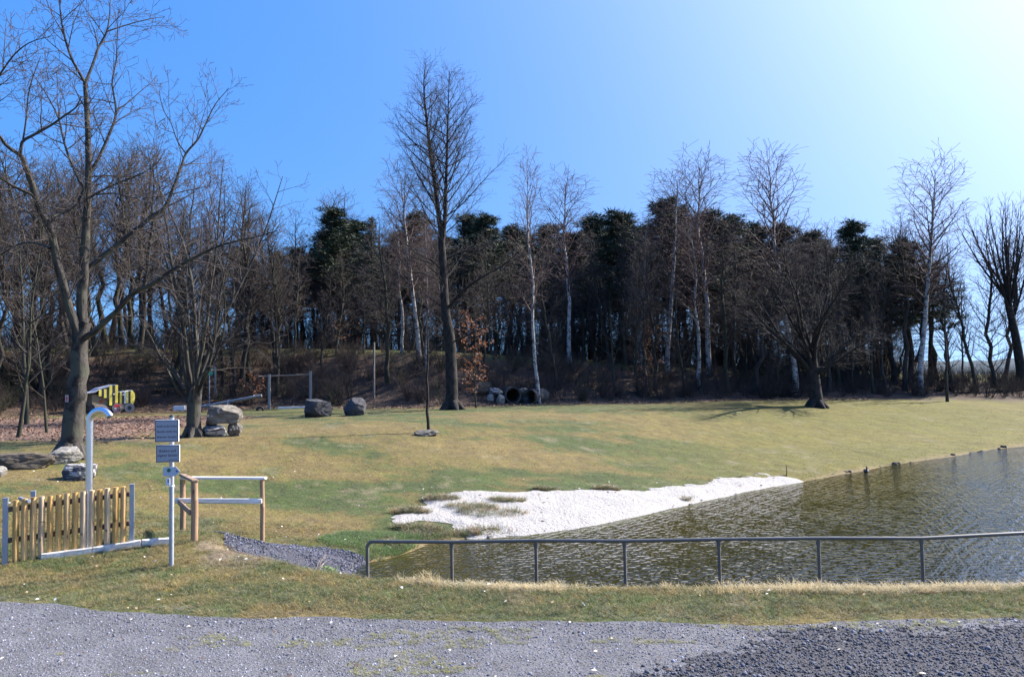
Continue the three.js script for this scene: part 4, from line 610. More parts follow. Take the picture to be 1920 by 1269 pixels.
// ---------- concrete pipes ----------
const concreteMat = std({ map: rockTex, color: rgb(0.1, 0.097, 0.09), bumpMap: bumpTex, bumpScale: 0.01, roughness: 1 });
function pipeGeo(R0, R1, L) { const g = new THREE.LatheGeometry([[R1, 0], [R0, 0], [R0, L], [R1, L], [R1, 0]].map(([a, b]) => new THREE.Vector2(a, b)), 36); g.rotateX(-Math.PI / 2); return toCreasedNormals(g, 0.6); }
{
  const y = H(0, -46.5), t = thing('concrete_pipe', 'concrete pipe tunnel with open dark mouth between the boulders', 'pipe', [0.02, y + 0.46, -46.3], 0.18);
  part(t, 'shell', pipeGeo(0.5, 0.41, 2.4), concreteMat);
  const t2 = thing('concrete_pipe', 'second concrete pipe, half hidden at the foot of the forked birch', 'pipe', [0.98, y + 0.34, -46.5], -0.55);
  part(t2, 'shell', pipeGeo(0.48, 0.4, 1.6), concreteMat);
}

// ---------- timber fence, kerb, shower ----------
const woodTex = (a, b, seed) => tex(64, 512, (u, v) => { const g = tfbm(u, v * 0.25, 12, seed, 3), k = noise(u * 4, v * 7, seed + 5, 28), h = noise(u * 60, v * 24, seed, 240); let c = mix3(a, b, sstep(0.25, 0.75, g)); if (k > 0.86) c = c.map((q) => q * 0.45); return c.map((q) => q * (0.88 + 0.24 * h)); });
const picketMats = [[[0.5, 0.27, 0.075], [0.68, 0.41, 0.15]], [[0.52, 0.29, 0.1], [0.7, 0.44, 0.19]], [[0.46, 0.3, 0.16], [0.6, 0.43, 0.26]], [[0.44, 0.23, 0.07], [0.62, 0.36, 0.13]]].map(([a, b], i) => std({ map: woodTex(a, b, 31 + i), roughness: 0.85 }));
const railWood = std({ map: woodTex([0.16, 0.095, 0.055], [0.26, 0.16, 0.1], 41), roughness: 0.9 });
const zincTex = tex(128, 128, (u, v) => 0.62 + 0.3 * tfbm(u, v, 12, 7, 3));
const zinc = std({ map: zincTex, color: rgb(0.4, 0.43, 0.48), metalness: 0.4, roughness: 0.5 });
const FL = [-8.09, -12.61], FR = [-6.47, -13.41], fdir = V(FR[0] - FL[0], 0, FR[1] - FL[1]).normalize(), flen = Math.hypot(FR[0] - FL[0], FR[1] - FL[1]), fturn = Math.atan2(-fdir.z, fdir.x);
{
  const y0 = H(FL[0], FL[1]), y1 = H(FR[0], FR[1]), t = thing('picket_fence', 'golden brown round timber picket fence panel between grey metal posts', 'fence', [FL[0], 0, FL[1]], fturn);
  const R = rngOf(901), sl = (y1 - y0) / flen;
  const pg = [0, 1, 2].map((k) => { const a = new Acc(), r = rngOf(910 + k), pts = [], rs = []; for (let q = 0; q <= 8; q++) { pts.push(V((r() - 0.5) * 0.006, q * 0.122, (r() - 0.5) * 0.006)); rs.push(q === 8 ? 0.041 : 0.0465 + (r() - 0.5) * 0.002); } a.tube(pts, rs, 12, true, 1); return a.geo(); });
  for (let i = 0; i < 14; i++) {
    const f = 0.14 + i * (flen - 0.27) / 13, m = part(t, 'picket', pg[i % 3], picketMats[[0, 1, 1, 2, 0, 0, 1, 0, 2, 2, 3, 2, 0, 1][i]]);
    m.position.set(f, y0 + sl * f + 0.02 + (R() - 0.5) * 0.012, 0); m.rotation.set((R() - 0.5) * 0.012, R() * 6.28, (R() - 0.5) * 0.014);
  }
  for (const h of [0.36, 0.85]) { const g = new RoundedBoxGeometry(flen - 0.06, 0.085, 0.045, 2, 0.012), m = part(t, 'rail', g, railWood); m.position.set(flen / 2, (y0 + y1) / 2 + h, -0.062); m.rotation.z = Math.atan(sl); }
  for (const [f, h, y] of [[0, 1.04, y0], [flen, 1.01, y1]]) { const m = part(t, 'post', new RoundedBoxGeometry(0.075, h + 0.3, 0.075, 2, 0.006), zinc); m.position.set(f, y + h / 2 - 0.15, 0); const c = part(m, 'cap', new RoundedBoxGeometry(0.079, 0.012, 0.079, 2, 0.004), zinc); c.position.y = (h + 0.3) / 2 + 0.003; }
  const px = -7.98, pz = -13.15, m = single('gate_post', new RoundedBoxGeometry(0.07, 1.25, 0.07, 2, 0.006), zinc, 'galvanised post standing just behind the fence end at the picture edge', 'post', [px, H(px, pz) + 0.38, pz], fturn);
  const cap = part(m, 'cap', new RoundedBoxGeometry(0.074, 0.012, 0.074, 2, 0.004), zinc); cap.position.y = 0.628;
  const arm = part(m, 'arm', new RoundedBoxGeometry(0.05, 0.05, 0.52, 2, 0.006), zinc); arm.position.set(-0.1, 0.53, 0.28); arm.rotation.y = 0.35;
}
{
  const kerb = thing('concrete_kerb', 'pale concrete kerb strip running under the picket fence', 'kerb', [FL[0] + fdir.x * 0.5, 0, FL[1] + fdir.z * 0.5], fturn), km = std({ map: rockTex, color: rgb(0.86, 0.83, 0.79), bumpMap: bumpTex, bumpScale: 0.01, roughness: 1 });
  const at = (f) => H(FL[0] + fdir.x * (0.5 + f), FL[1] + fdir.z * (0.5 + f));
  for (const [a, b] of [[0, 0.72], [0.725, 1.45], [1.455, 1.95]]) { const m = part(kerb, 'kerb_stone', new RoundedBoxGeometry(b - a, 0.26, 0.13, 3, 0.014), km); m.position.set((a + b) / 2, (at(a) + at(b)) / 2 - 0.055, 0.06); m.rotation.z = Math.atan2(at(b) - at(a), b - a); }
  const foot = part(kerb, 'footing', new THREE.BoxGeometry(0.01, 0.01, 0.01), km); foot.position.set(0.3, at(0.3) - 0.1, 0.06);
  kerb.remove(foot);
}
const steel = std({ color: rgb(0.72, 0.73, 0.76), metalness: 1, roughness: 0.27 });
{
  const x = -7.06, z = -13.16, y = H(x, z), t = thing('outdoor_shower', 'polished steel outdoor shower pole with hooked top behind the fence', 'shower', [x, y, z], -0.12), pts = [V(0, -0.2, 0)], r = 0.057, top = 2.12, R = 0.19;
  for (let k = 0; k <= 6; k++) pts.push(V(0, top * (k + 1) / 7, 0));
  for (let k = 1; k <= 26; k++) { const a = Math.PI - k * rad(152) / 26; pts.push(V(R + R * Math.cos(a), top + R * Math.sin(a), 0)); }
  part(t, 'pipe', tubeGeo(pts, r, 24), steel);
  const fl = part(t, 'base_flange', new THREE.CylinderGeometry(0.1, 0.1, 0.02, 28), steel); fl.position.y = 0.012;
  const e = pts[pts.length - 1], d = e.clone().sub(pts[pts.length - 2]).normalize();
  const rose = part(t, 'shower_head', new THREE.CylinderGeometry(0.046, 0.046, 0.02, 24), std({ color: rgb(0.1, 0.1, 0.11), roughness: 0.5 })); rose.position.copy(e).addScaledVector(d, 0.006); rose.quaternion.setFromUnitVectors(UP, d);
}
// ---------- sign post ----------
function plate(w, h, draw, ppm = 900) {
  const c = document.createElement('canvas'); c.width = Math.round(w * ppm); c.height = Math.round(h * ppm); const g = c.getContext('2d'); draw(g, c.width, c.height);
  const t = new THREE.CanvasTexture(c); t.colorSpace = THREE.SRGBColorSpace; return std({ map: t, roughness: 0.45 });
}
{
  const x = -5.34, z = -12.35, y = H(x, z), t = thing('sign_post', 'galvanised post with two bathing notices and trail arrow beside the fence', 'sign', [x, y, z], 0.06);
  const postM = std({ map: zincTex, color: rgb(0.46, 0.48, 0.52), metalness: 0.35, roughness: 0.5 });
  part(t, 'pole', tubeGeo([V(0, -0.3, 0), V(0, 1, 0), V(0, 2.3, 0)], 0.035, 20), postM);
  const cap = part(t, 'pole_cap', new THREE.SphereGeometry(0.041, 20, 10, 0, 6.29, 0, 1.57), std({ color: rgb(0.03, 0.03, 0.03), roughness: 0.6 })); cap.position.y = 2.295;
  const back = std({ color: rgb(0.75, 0.76, 0.78), metalness: 0.3, roughness: 0.5 });
  const sign = (w, h, yy, xx, lines, name) => {
    const b = part(t, name, new RoundedBoxGeometry(w, h, 0.03, 3, 0.008), back); b.position.set(xx, yy, 0.062);
    const f = part(b, 'printed_face', new THREE.PlaneGeometry(w - 0.012, h - 0.012), plate(w, h, (g, W, Hh) => {
      g.fillStyle = '#1d1e26'; g.fillRect(0, 0, W, Hh); g.fillStyle = '#97989f'; const m = W * 0.03; g.beginPath(); g.roundRect ? g.roundRect(m, m, W - 2 * m, Hh - 2 * m, m * 1.5) : g.rect(m, m, W - 2 * m, Hh - 2 * m); g.fill(); g.fillStyle = '#16171f'; g.textAlign = 'center'; g.textBaseline = 'middle';
      for (const [s, fy, size, fx] of lines) { g.font = 'bold ' + Math.round(Hh * size) + 'px sans-serif'; g.fillText(s, W * (fx ?? 0.5), Hh * fy, W * (fx ? 0.42 : 0.88)); }
      if (lines.length === 2) g.fillRect(W * 0.55, Hh * 0.855, W * 0.38, Hh * 0.03);
    })); f.position.z = 0.0175;
    const cl = part(b, 'clamp', new RoundedBoxGeometry(0.1, 0.03, 0.05, 2, 0.004), back); cl.position.set(-xx, 0, -0.035);
  };
  sign(0.362, 0.345, 2.085, -0.05, [['Hunde an die Leinen', 0.28, 0.135], ['Hunde nicht ins', 0.53, 0.135], ['Wasser lassen', 0.78, 0.135]], 'dog_notice');
  sign(0.358, 0.27, 1.735, -0.035, [['Baden auf', 0.33, 0.2], ['eigene Gefahr', 0.6, 0.2]], 'bathing_notice');
  const ar = new THREE.Shape([[-0.12, -0.07], [0.07, -0.07], [0.135, 0.0], [0.07, 0.07], [-0.12, 0.07]].map(([a, b]) => new THREE.Vector2(a, b)));
  const am = part(t, 'trail_arrow', new THREE.ExtrudeGeometry(ar, { depth: 0.006, bevelEnabled: true, bevelSize: 0.002, bevelThickness: 0.001, bevelSegments: 1 }), std({ color: rgb(0.42, 0.46, 0.52), roughness: 0.5 })); am.position.set(0.01, 1.455, 0.045);
  const dot = part(am, 'green_dot', new THREE.CircleGeometry(0.03, 24), std({ color: rgb(0.01, 0.14, 0.06), roughness: 0.6 })); dot.position.set(-0.035, 0.02, 0.0085);
  const dot2 = part(am, 'blue_dot', new THREE.CircleGeometry(0.016, 20), std({ color: rgb(0.06, 0.06, 0.2), roughness: 0.6 })); dot2.position.set(0.085, 0.004, 0.0085);
  const tg = part(t, 'small_tag', new RoundedBoxGeometry(0.07, 0.11, 0.008, 2, 0.003), std({ color: rgb(0.7, 0.7, 0.74), roughness: 0.6 })); tg.position.set(-0.04, 1.3, 0.047); tg.rotation.y = -0.3;
  const ink = part(tg, 'printed_mark', new THREE.PlaneGeometry(0.018, 0.05), std({ color: rgb(0.08, 0.08, 0.12), roughness: 0.6 })); ink.position.set(0.008, 0.01, 0.0055);
  const band = part(t, 'band', new THREE.CylinderGeometry(0.0405, 0.0405, 0.025, 24, 1, true), std({ color: rgb(0.85, 0.85, 0.85), roughness: 0.4 })); band.position.y = 1.23;
}
// ---------- timber barrier above the gravel slip ----------
{
  const F = [-5.5, -13.62], B = [-6.3, -15.05], Rr = [-4.76, -14.95], t = thing('timber_barrier', 'timber post and rail barrier above the slate gravel', 'barrier', [F[0], 0, F[1]]);
  const post = std({ map: woodTex([0.26, 0.155, 0.085], [0.4, 0.26, 0.16], 52), roughness: 0.9 }), pale = std({ map: woodTex([0.66, 0.62, 0.55], [0.86, 0.82, 0.75], 53), roughness: 0.85 }), brown = std({ map: woodTex([0.22, 0.14, 0.09], [0.36, 0.25, 0.17], 54), roughness: 0.9 });
  const L = ([x, z]) => [x - F[0], z - F[1]];
  const tops = []; for (const [q, top, r] of [[F, 1.2, 0.058], [B, 1.08, 0.05], [Rr, 1.06, 0.043]]) { const y = H(q[0], q[1]), [lx, lz] = L(q); part(t, 'post', tubeGeo([V(lx, y - 0.3, lz), V(lx + 0.008, (y + top) / 2, lz), V(lx, top, lz)], r, 14), post); tops.push(V(lx, top, lz)); }
  const rail = (a, b, m, w, h, ext0, ext1) => { const d = b.clone().sub(a), len = d.length() + ext0 + ext1, g = new RoundedBoxGeometry(len, h, w, 3, h * 0.35), o = part(t, 'rail', g, m); o.position.copy(a).lerp(b, 0.5).addScaledVector(d.clone().normalize(), (ext1 - ext0) / 2); o.quaternion.setFromUnitVectors(V(1, 0, 0), d.normalize()); return o; };
  rail(tops[1].clone().add(V(0, 0.02, 0)), tops[2].clone().add(V(0, 0.02, 0)), pale, 0.12, 0.05, 0.02, 0.08);
  rail(tops[1].clone().add(V(0, -0.4, 0.07)), tops[2].clone().add(V(0, -0.4, 0.065)), pale, 0.045, 0.1, 0.12, 0.02);
  rail(tops[0].clone().add(V(0, 0.02, 0)), tops[1].clone().add(V(0, 0.075, 0)), brown, 0.12, 0.05, 0.06, 0.05);
  rail(tops[0].clone().add(V(-0.075, -0.52, 0)), tops[1].clone().add(V(-0.07, -0.42, 0.02)), brown, 0.045, 0.1, 0.02, 0.1);
}
// ---------- handrail in the water ----------
{
  const P = [[-2.45, -13.15], [-1.045, -13.0], [0.33, -12.95], [1.765, -12.9], [3.28, -12.85], [4.85, -12.75], [6.5, -12.75], [8.5, -12.95], [10.6, -13.25]], t = thing('handrail', 'dark grey tubular handrail standing in the pond', 'handrail', [0, WATER, 0]), m = std({ map: zincTex, color: rgb(0.15, 0.145, 0.135), metalness: 0.25, roughness: 0.55 });
  const top = 0.83, pts = [V(P[0][0], -0.7, P[0][1]), V(P[0][0], 0.1, P[0][1]), V(P[0][0], top - 0.1, P[0][1])];
  for (let k = 1; k <= 6; k++) { const a = k * Math.PI / 12; pts.push(V(P[0][0] + 0.1 - 0.1 * Math.cos(a), top - 0.1 + 0.1 * Math.sin(a), P[0][1])); }
  P.slice(1).forEach(([x, z], i) => pts.push(V(x, top - (i === 5 ? 0.01 : 0) + 0.012 * Math.sin(i * 2.1), z)));
  part(t, 'top_rail', tubeGeo(pts, 0.03, 14), m);
  const pg = tubeGeo([V(0, -0.75, 0), V(0, 0.02, 0), V(0, top, 0)], 0.027, 14), cg = new THREE.CylinderGeometry(0.036, 0.036, 0.07, 16);
  P.slice(1).forEach(([x, z]) => { const q = part(t, 'post', pg, m); q.position.set(x, 0, z); const c = part(q, 'collar', cg, m); c.position.set(0, top - 0.065, 0); });
}
// ---------- playground ----------
const flat = (r, g, b, ro = 0.6) => std({ color: rgb(r, g, b), roughness: ro });
const yellow = flat(0.82, 0.66, 0.1), black = flat(0.03, 0.03, 0.03), offWhite = flat(0.72, 0.7, 0.6), roofM = flat(0.42, 0.43, 0.5, 0.5);
{
  const x = -21.8, z = -42.95, t = thing('play_wagon', 'yellow and black striped wooden play wagon with two log drums', 'play equipment', [x, H(x, z), z], 0.75);
  const plank = (cx, y0, y1, m, zz = 0, w = 0.165) => { const o = part(t, 'plank', new RoundedBoxGeometry(w, y1 - y0, 0.05, 2, 0.015), m); o.position.set(cx, (y0 + y1) / 2, zz); return o; };
  // rear hut: striped boards, sloping roof, box and drum
  [[-0.72, 0.93, 1.28, yellow], [-0.6, 0.9, 1.3, black], [-0.47, 0.83, 1.31, yellow], [-0.345, 0.75, 1.34, black], [-0.2, 0.42, 1.5, yellow], [-0.06, 0.48, 1.52, black], [0.09, 0.54, 1.52, yellow]].forEach(([cx, a, b, m]) => plank(cx, a, b, m, 0.32, 0.15));
  for (let k = 0; k < 5; k++) plank(-0.72 + k * 0.2, 0.55, 1.12, k % 2 ? black : flat(0.2, 0.15, 0.1), -0.75, 0.2);
  const roof = new THREE.Shape([[-1.58, 1.12], [-0.98, 1.2], [-0.72, 1.37], [0.02, 1.545], [0.16, 1.52], [0.16, 1.47], [0.0, 1.5], [-0.7, 1.315], [-0.97, 1.15], [-1.58, 1.07]].map(([a, b]) => new THREE.Vector2(a, b)));
  const rg = new THREE.ExtrudeGeometry(roof, { depth: 1.16, bevelEnabled: false }); const ro = part(t, 'roof', rg, roofM); ro.position.z = -0.82;
  const box = part(t, 'cabin', new RoundedBoxGeometry(0.8, 0.62, 0.95, 2, 0.02), flat(0.24, 0.18, 0.11, 0.9)); box.position.set(-0.7, 0.72, -0.25);
  const hatch = part(box, 'hatch', new THREE.BoxGeometry(0.15, 0.17, 0.02), flat(0.35, 0.06, 0.02)); hatch.position.set(0.06, -0.06, 0.476);
  const logM = std({ map: woodTex([0.07, 0.055, 0.045], [0.14, 0.11, 0.09], 61), roughness: 0.95 });
  const drum = (cx, cy, r, len, tx, face) => { const o = part(t, 'log_drum', new THREE.CylinderGeometry(r, r, len, 28), logM); o.rotation.set(0, 0, Math.PI / 2); o.rotation.order = 'YXZ'; o.rotation.y = tx; o.position.set(cx, cy, 0.1); return o; };
  drum(-0.5, 0.26, 0.26, 1.3, 0.35); drum(0.55, 0.26, 0.25, 0.9, 0.35);
  const disc = (cx, cy, zz, m) => { const o = part(t, 'drum_end', new THREE.CylinderGeometry(0.255, 0.255, 0.06, 30), m); o.rotation.x = Math.PI / 2; o.position.set(cx, cy, zz); return o; };
  const d1 = disc(0.11, 0.27, 0.4, flat(0.2, 0.19, 0.18, 0.9)), d2 = disc(0.74, 0.26, 0.38, flat(0.24, 0.23, 0.22, 0.9));
  const pt = (o, n, w, h, px, py, m) => { const q = part(o, n, new THREE.BoxGeometry(w, 0.012, h), m); q.position.set(px, 0.034, -py); };
  pt(d1, 'red_patch', 0.3, 0.16, 0, 0.12, flat(0.6, 0.04, 0.05)); pt(d1, 'white_patch', 0.1, 0.09, -0.1, -0.01, offWhite); pt(d1, 'white_patch', 0.1, 0.09, 0.1, -0.01, offWhite); pt(d1, 'pink_patch', 0.12, 0.1, 0, -0.14, flat(0.6, 0.12, 0.2));
  const hole = part(d2, 'painted_dark_hole', new THREE.CylinderGeometry(0.11, 0.11, 0.012, 20), black); hole.position.y = 0.034;  // black disc painted in place of the shaded hole in the drum end
  // front wagon
  [[0.33, 0.3, 1.1, yellow], [0.44, 0.5, 1.12, black], [0.55, 0.5, 1.14, offWhite], [0.66, 0.52, 1.16, yellow], [0.77, 0.5, 1.18, black]].forEach(([cx, a, b, m]) => plank(cx, a, b, m, 0.26, 0.11));
  const nose = new THREE.Shape(); nose.moveTo(0.83, 0.42); nose.lineTo(0.83, 1.2); nose.quadraticCurveTo(1.06, 1.18, 1.06, 0.85); nose.quadraticCurveTo(1.05, 0.55, 0.92, 0.4); nose.lineTo(0.83, 0.42);
  const ng = part(t, 'nose_board', new THREE.ExtrudeGeometry(nose, { depth: 0.05, bevelEnabled: false }), yellow); ng.position.z = 0.235;
  const top = part(t, 'front_roof', new RoundedBoxGeometry(0.66, 0.05, 0.95, 2, 0.02), offWhite); top.position.set(0.62, 1.15, -0.22); top.rotation.z = 0.12;
  const back = part(t, 'front_cabin', new RoundedBoxGeometry(0.6, 0.6, 0.85, 2, 0.02), flat(0.2, 0.15, 0.1, 0.9)); back.position.set(0.62, 0.78, -0.25);
  for (const [cx, cy] of [[-0.05, 1.02], [0.42, 0.98], [0.58, 0.76]]) { const k = part(t, 'hand_hold', new THREE.SphereGeometry(0.05, 14, 10), offWhite); k.position.set(cx, cy, 0.36); }
  const ax = part(t, 'chassis', new RoundedBoxGeometry(2.1, 0.12, 0.5, 2, 0.02), logM); ax.position.set(0, 0.42, -0.2);
}
{
  const x = -15.6, z = -43.4, y = H(x, z), t = thing('seesaw', 'weathered log seesaw with its left end down', 'seesaw', [x, y, z], 0.04), log = std({ map: woodTex([0.2, 0.19, 0.185], [0.3, 0.285, 0.28], 66), roughness: 0.95 }), m = flat(0.32, 0.36, 0.46, 0.5);
  part(t, 'beam', tubeGeo([V(-1.78, 0.22, 0), V(0, 0.53, 0), V(1.75, 0.83, 0)], [0.09, 0.085, 0.075], 14), log);
  for (const s of [-1, 1]) part(t, 'support', tubeGeo([V(-0.12 + s * 0.05, -0.1, s * 0.26), V(-0.05, 0.62, s * 0.13)], 0.04, 10), m);
  part(t, 'axle', tubeGeo([V(-0.05, 0.56, -0.2), V(-0.05, 0.56, 0.2)], 0.03, 10), m);
  for (const s of [-1.3, 1.35]) part(t, 'grip', tubeGeo([V(s, 0.53 + s * 0.175, -0.17), V(s, 0.58 + s * 0.175, -0.17), V(s, 0.64 + s * 0.175, 0), V(s, 0.58 + s * 0.175, 0.17), V(s, 0.53 + s * 0.175, 0.17)], 0.016, 8), m);
  for (const [dx, label] of [[-1.72, 'black rubber tyre half buried under the lowered seesaw end'], [1.68, 'black rubber tyre half buried under the raised seesaw end']]) { const g = new THREE.TorusGeometry(0.16, 0.065, 12, 28), o = single('buffer_tyre', g, flat(0.02, 0.02, 0.022, 0.8), label, 'tyre', [x + dx, H(x + dx, z) + 0.03, z], 0.3); }
}
{
  const a = [-13.75, -44.5], b = [-11.7, -45.6], t = thing('climbing_bar', 'pale timber posts carrying a dark horizontal bar behind the seesaw', 'play equipment', [a[0], 0, a[1]]), pm = std({ map: woodTex([0.2, 0.19, 0.17], [0.3, 0.285, 0.26], 67), roughness: 0.95 });
  const P = [[0, 0], [b[0] - a[0], b[1] - a[1]]], ys = [H(...a), H(...b)];
  P.forEach(([px, pz], i) => { part(t, 'post', tubeGeo([V(px, ys[i] - 0.2, pz), V(px, ys[i] + 1, pz), V(px, ys[i] + (i ? 2.1 : 1.98), pz)], 0.085, 12), pm); });
  part(t, 'crossbar', tubeGeo([V(-0.55, ys[0] + 1.86, 0.25), V(P[1][0], ys[1] + 1.9, P[1][1])], 0.045, 10), flat(0.17, 0.13, 0.1, 0.8));
}
{
  const x = -17.75, z = -46.1, t = thing('playground_notice', 'bright green notice plate on a thin pole behind the many stemmed tree', 'sign', [x, H(x, z), z], 0.1);
  part(t, 'pole', tubeGeo([V(0, -0.2, 0), V(0, 1, 0), V(0, 1.95, 0)], 0.035, 12), zinc);
  const p = part(t, 'plate', new RoundedBoxGeometry(0.36, 0.38, 0.02, 3, 0.01), flat(0.02, 0.36, 0.22, 0.5)); p.position.set(0.01, 1.86, 0.047);
  single('concrete_block', new RoundedBoxGeometry(0.62, 0.3, 0.3, 3, 0.02), flat(0.74, 0.7, 0.64, 0.95), 'small white block on the grass behind the many stemmed tree', 'block', [-18.75, H(-18.75, -44.4) + 0.13, -44.4], 0.05);
  single('edging_board', new RoundedBoxGeometry(1.55, 0.12, 0.06, 2, 0.012), flat(0.66, 0.64, 0.6, 0.95), 'pale edging board on the grass under the dark horizontal bar', 'board', [-12.6, H(-12.6, -44.9) + 0.045, -44.9], 0.4);
  single('timber_pole', tubeGeo([V(0, -0.3, 0), V(0.01, 1.6, 0), V(0.03, 3.3, 0)], 0.065, 10), std({ map: woodTex([0.14, 0.12, 0.1], [0.22, 0.19, 0.155], 68), roughness: 0.95 }), 'slim bare timber pole at the bank foot behind the stone blocks', 'pole', [-8.2, H(-8.2, -46.5), -46.5]);
}
// ---------- waterside details ----------
{ // duck on the water by the shore
  const t = thing('duck', 'small dark duck swimming close to the far shore', 'duck', [12.2, WATER, -27.5], 2.9), prof = [[0, -0.17], [0.035, -0.15], [0.075, -0.08], [0.085, 0.0], [0.075, 0.08], [0.04, 0.15], [0.012, 0.2], [0, 0.205]].map(([a, b]) => new THREE.Vector2(a, b));
  const g = new THREE.LatheGeometry(new THREE.SplineCurve(prof).getPoints(24).map((p) => new THREE.Vector2(Math.max(0, p.x), p.y)), 22); g.rotateX(Math.PI / 2); g.scale(1, 0.8, 1); g.translate(0, 0.045, 0);
  const neck = tubeGeo([V(0, 0.06, -0.11), V(0, 0.12, -0.15), V(0, 0.17, -0.16)], [0.042, 0.028, 0.027], 12), head = new THREE.SphereGeometry(0.038, 18, 14); head.scale(0.9, 0.95, 1.2); head.translate(0, 0.19, -0.175);
  part(t, 'body', mergeGeometries([g.toNonIndexed(), neck.toNonIndexed(), head.toNonIndexed()]), flat(0.045, 0.045, 0.055, 0.6));
  const bill = new THREE.ConeGeometry(0.018, 0.06, 12); bill.scale(1, 1, 0.5); bill.rotateX(-Math.PI / 2); bill.translate(0, 0.183, -0.24); part(t, 'bill', bill, flat(0.5, 0.36, 0.06));
  const rump = new THREE.SphereGeometry(0.06, 16, 10); rump.scale(0.9, 0.5, 1); rump.translate(0, 0.062, 0.1); part(t, 'pale_flank', rump, flat(0.5, 0.5, 0.48));
}
{
  const x = 8.93, z = -26.04, R = rngOf(950), a = new Acc(); a.tube([V(0, -0.1, 0), V(0.02, 0.15, 0), V(0.0, 0.38, 0)], [0.018, 0.014, 0.008], 6, true); a.tube([V(0.01, 0.02, 0), V(-0.15, 0.03, 0.05), V(-0.32, 0.01, 0.1)], [0.016, 0.014, 0.008], 6, true);
  single('dead_stick', a.geo(), darkTwigMat, 'dark stick poking up at the far end of the white sand', 'stick', [x, H(x, z), z]);
  const b = new Acc(); for (let i = 0; i < 9; i++) { const an = 2 + R() * 2.4, l = 0.3 + 0.5 * R(), h = 0.1 + 0.4 * R(); b.tube([V((R() - 0.5) * 0.2, -0.03, (R() - 0.5) * 0.2), V(Math.cos(an) * l * -0.3, h * 0.7, 0.1 * R()), V(Math.cos(an) * -l * 0.8, h, (R() - 0.5) * 0.4)], [0.011, 0.009, 0.004], 5, true); }
  single('dead_branches', b.geo(), flat(0.45, 0.36, 0.26, 0.9), 'bundle of pale dead stems at the lower edge of the slate gravel', 'branch', [-3.5, H(-3.5, -13.85), -13.85], 0.6).scale.setScalar(0.62);
  const t = thing('waterside_plant', 'bright green leafy clump where the slate gravel meets the water', 'plant', [-3.28, H(-3.28, -14.0), -14.0]), L = new Acc(), S = new Acc();
  const tips = []; for (let i = 0; i < 26; i++) { const an = i * 2.4, r = 0.04 + 0.13 * R(), h = 0.07 + 0.09 * R(), tip = V(Math.cos(an) * r, h, Math.sin(an) * r); S.tube([V(tip.x * 0.2, -0.02, tip.z * 0.2), V(tip.x * 0.6, h * 0.7, tip.z * 0.6), tip], [0.004, 0.003, 0.002], 4); tips.push(tip); }
  for (let i = 0; i < 260; i++) { const c = tips[i % 26], a1 = R() * 6.28, d = V(Math.cos(a1), (R() - 0.3) * 0.8, Math.sin(a1)).normalize(), s = V(-d.z, 0.2 * R(), d.x).normalize(), l = 0.05 + 0.03 * R(), o = c.clone().add(V((R() - 0.5) * 0.07, (R() - 0.5) * 0.06, (R() - 0.5) * 0.07)), n = V().crossVectors(s, d).normalize(); if (n.y < 0) n.negate(); const m = o.clone().addScaledVector(d, l * 0.5); L.tri(o, m.clone().addScaledVector(s, l * 0.3), o.clone().addScaledVector(d, l), n); L.tri(o, o.clone().addScaledVector(d, l), m.clone().addScaledVector(s, -l * 0.3), n); }
  part(t, 'stems', S.geo(), leafGreenMat); part(t, 'leaves', L.geo(), leafGreenMat);
}

// ---------- grass, pebbles, fallen leaves ----------
function tuft(seed, blades, r, h, w, lean) {
  const R = rngOf(seed), a = new Acc();
  for (let i = 0; i < blades; i++) {
    const an = R() * 6.28, q = r * Math.sqrt(R()), x = Math.cos(an) * q, z = Math.sin(an) * q, b = R() * 6.28, l = lean * (0.3 + R()), H0 = h * (0.55 + 0.6 * R()), s = V(Math.cos(b), 0, Math.sin(b)).multiplyScalar(w * (0.7 + 0.6 * R())), t = V(-Math.sin(b) * l * H0, 0, Math.cos(b) * l * H0);
    const A = V(x, -0.01, z), m = A.clone().addScaledVector(t, 0.35).add(V(0, H0 * 0.62, 0)), tip = A.clone().add(t).add(V(0, H0, 0)), n = V(-t.x, 0, -t.z).normalize().multiplyScalar(0.45).add(V(0, 1, 0)).normalize();
    a.tri(A.clone().sub(s), A.clone().add(s), m, n); a.tri(m.clone().addScaledVector(s, -0.75), m.clone().addScaledVector(s, 0.75), tip, n);
  }
  return a.geo();
}
const grassMat = new THREE.MeshPhysicalMaterial({ color: rgb(1, 1, 1), roughness: 1, transmission: 0.45, thickness: 0 });
const bare = (x, z) => pathF(x, z) > 0.03 || beachF(x, z) > 0.05 || slipF(x, z) > 0.06;
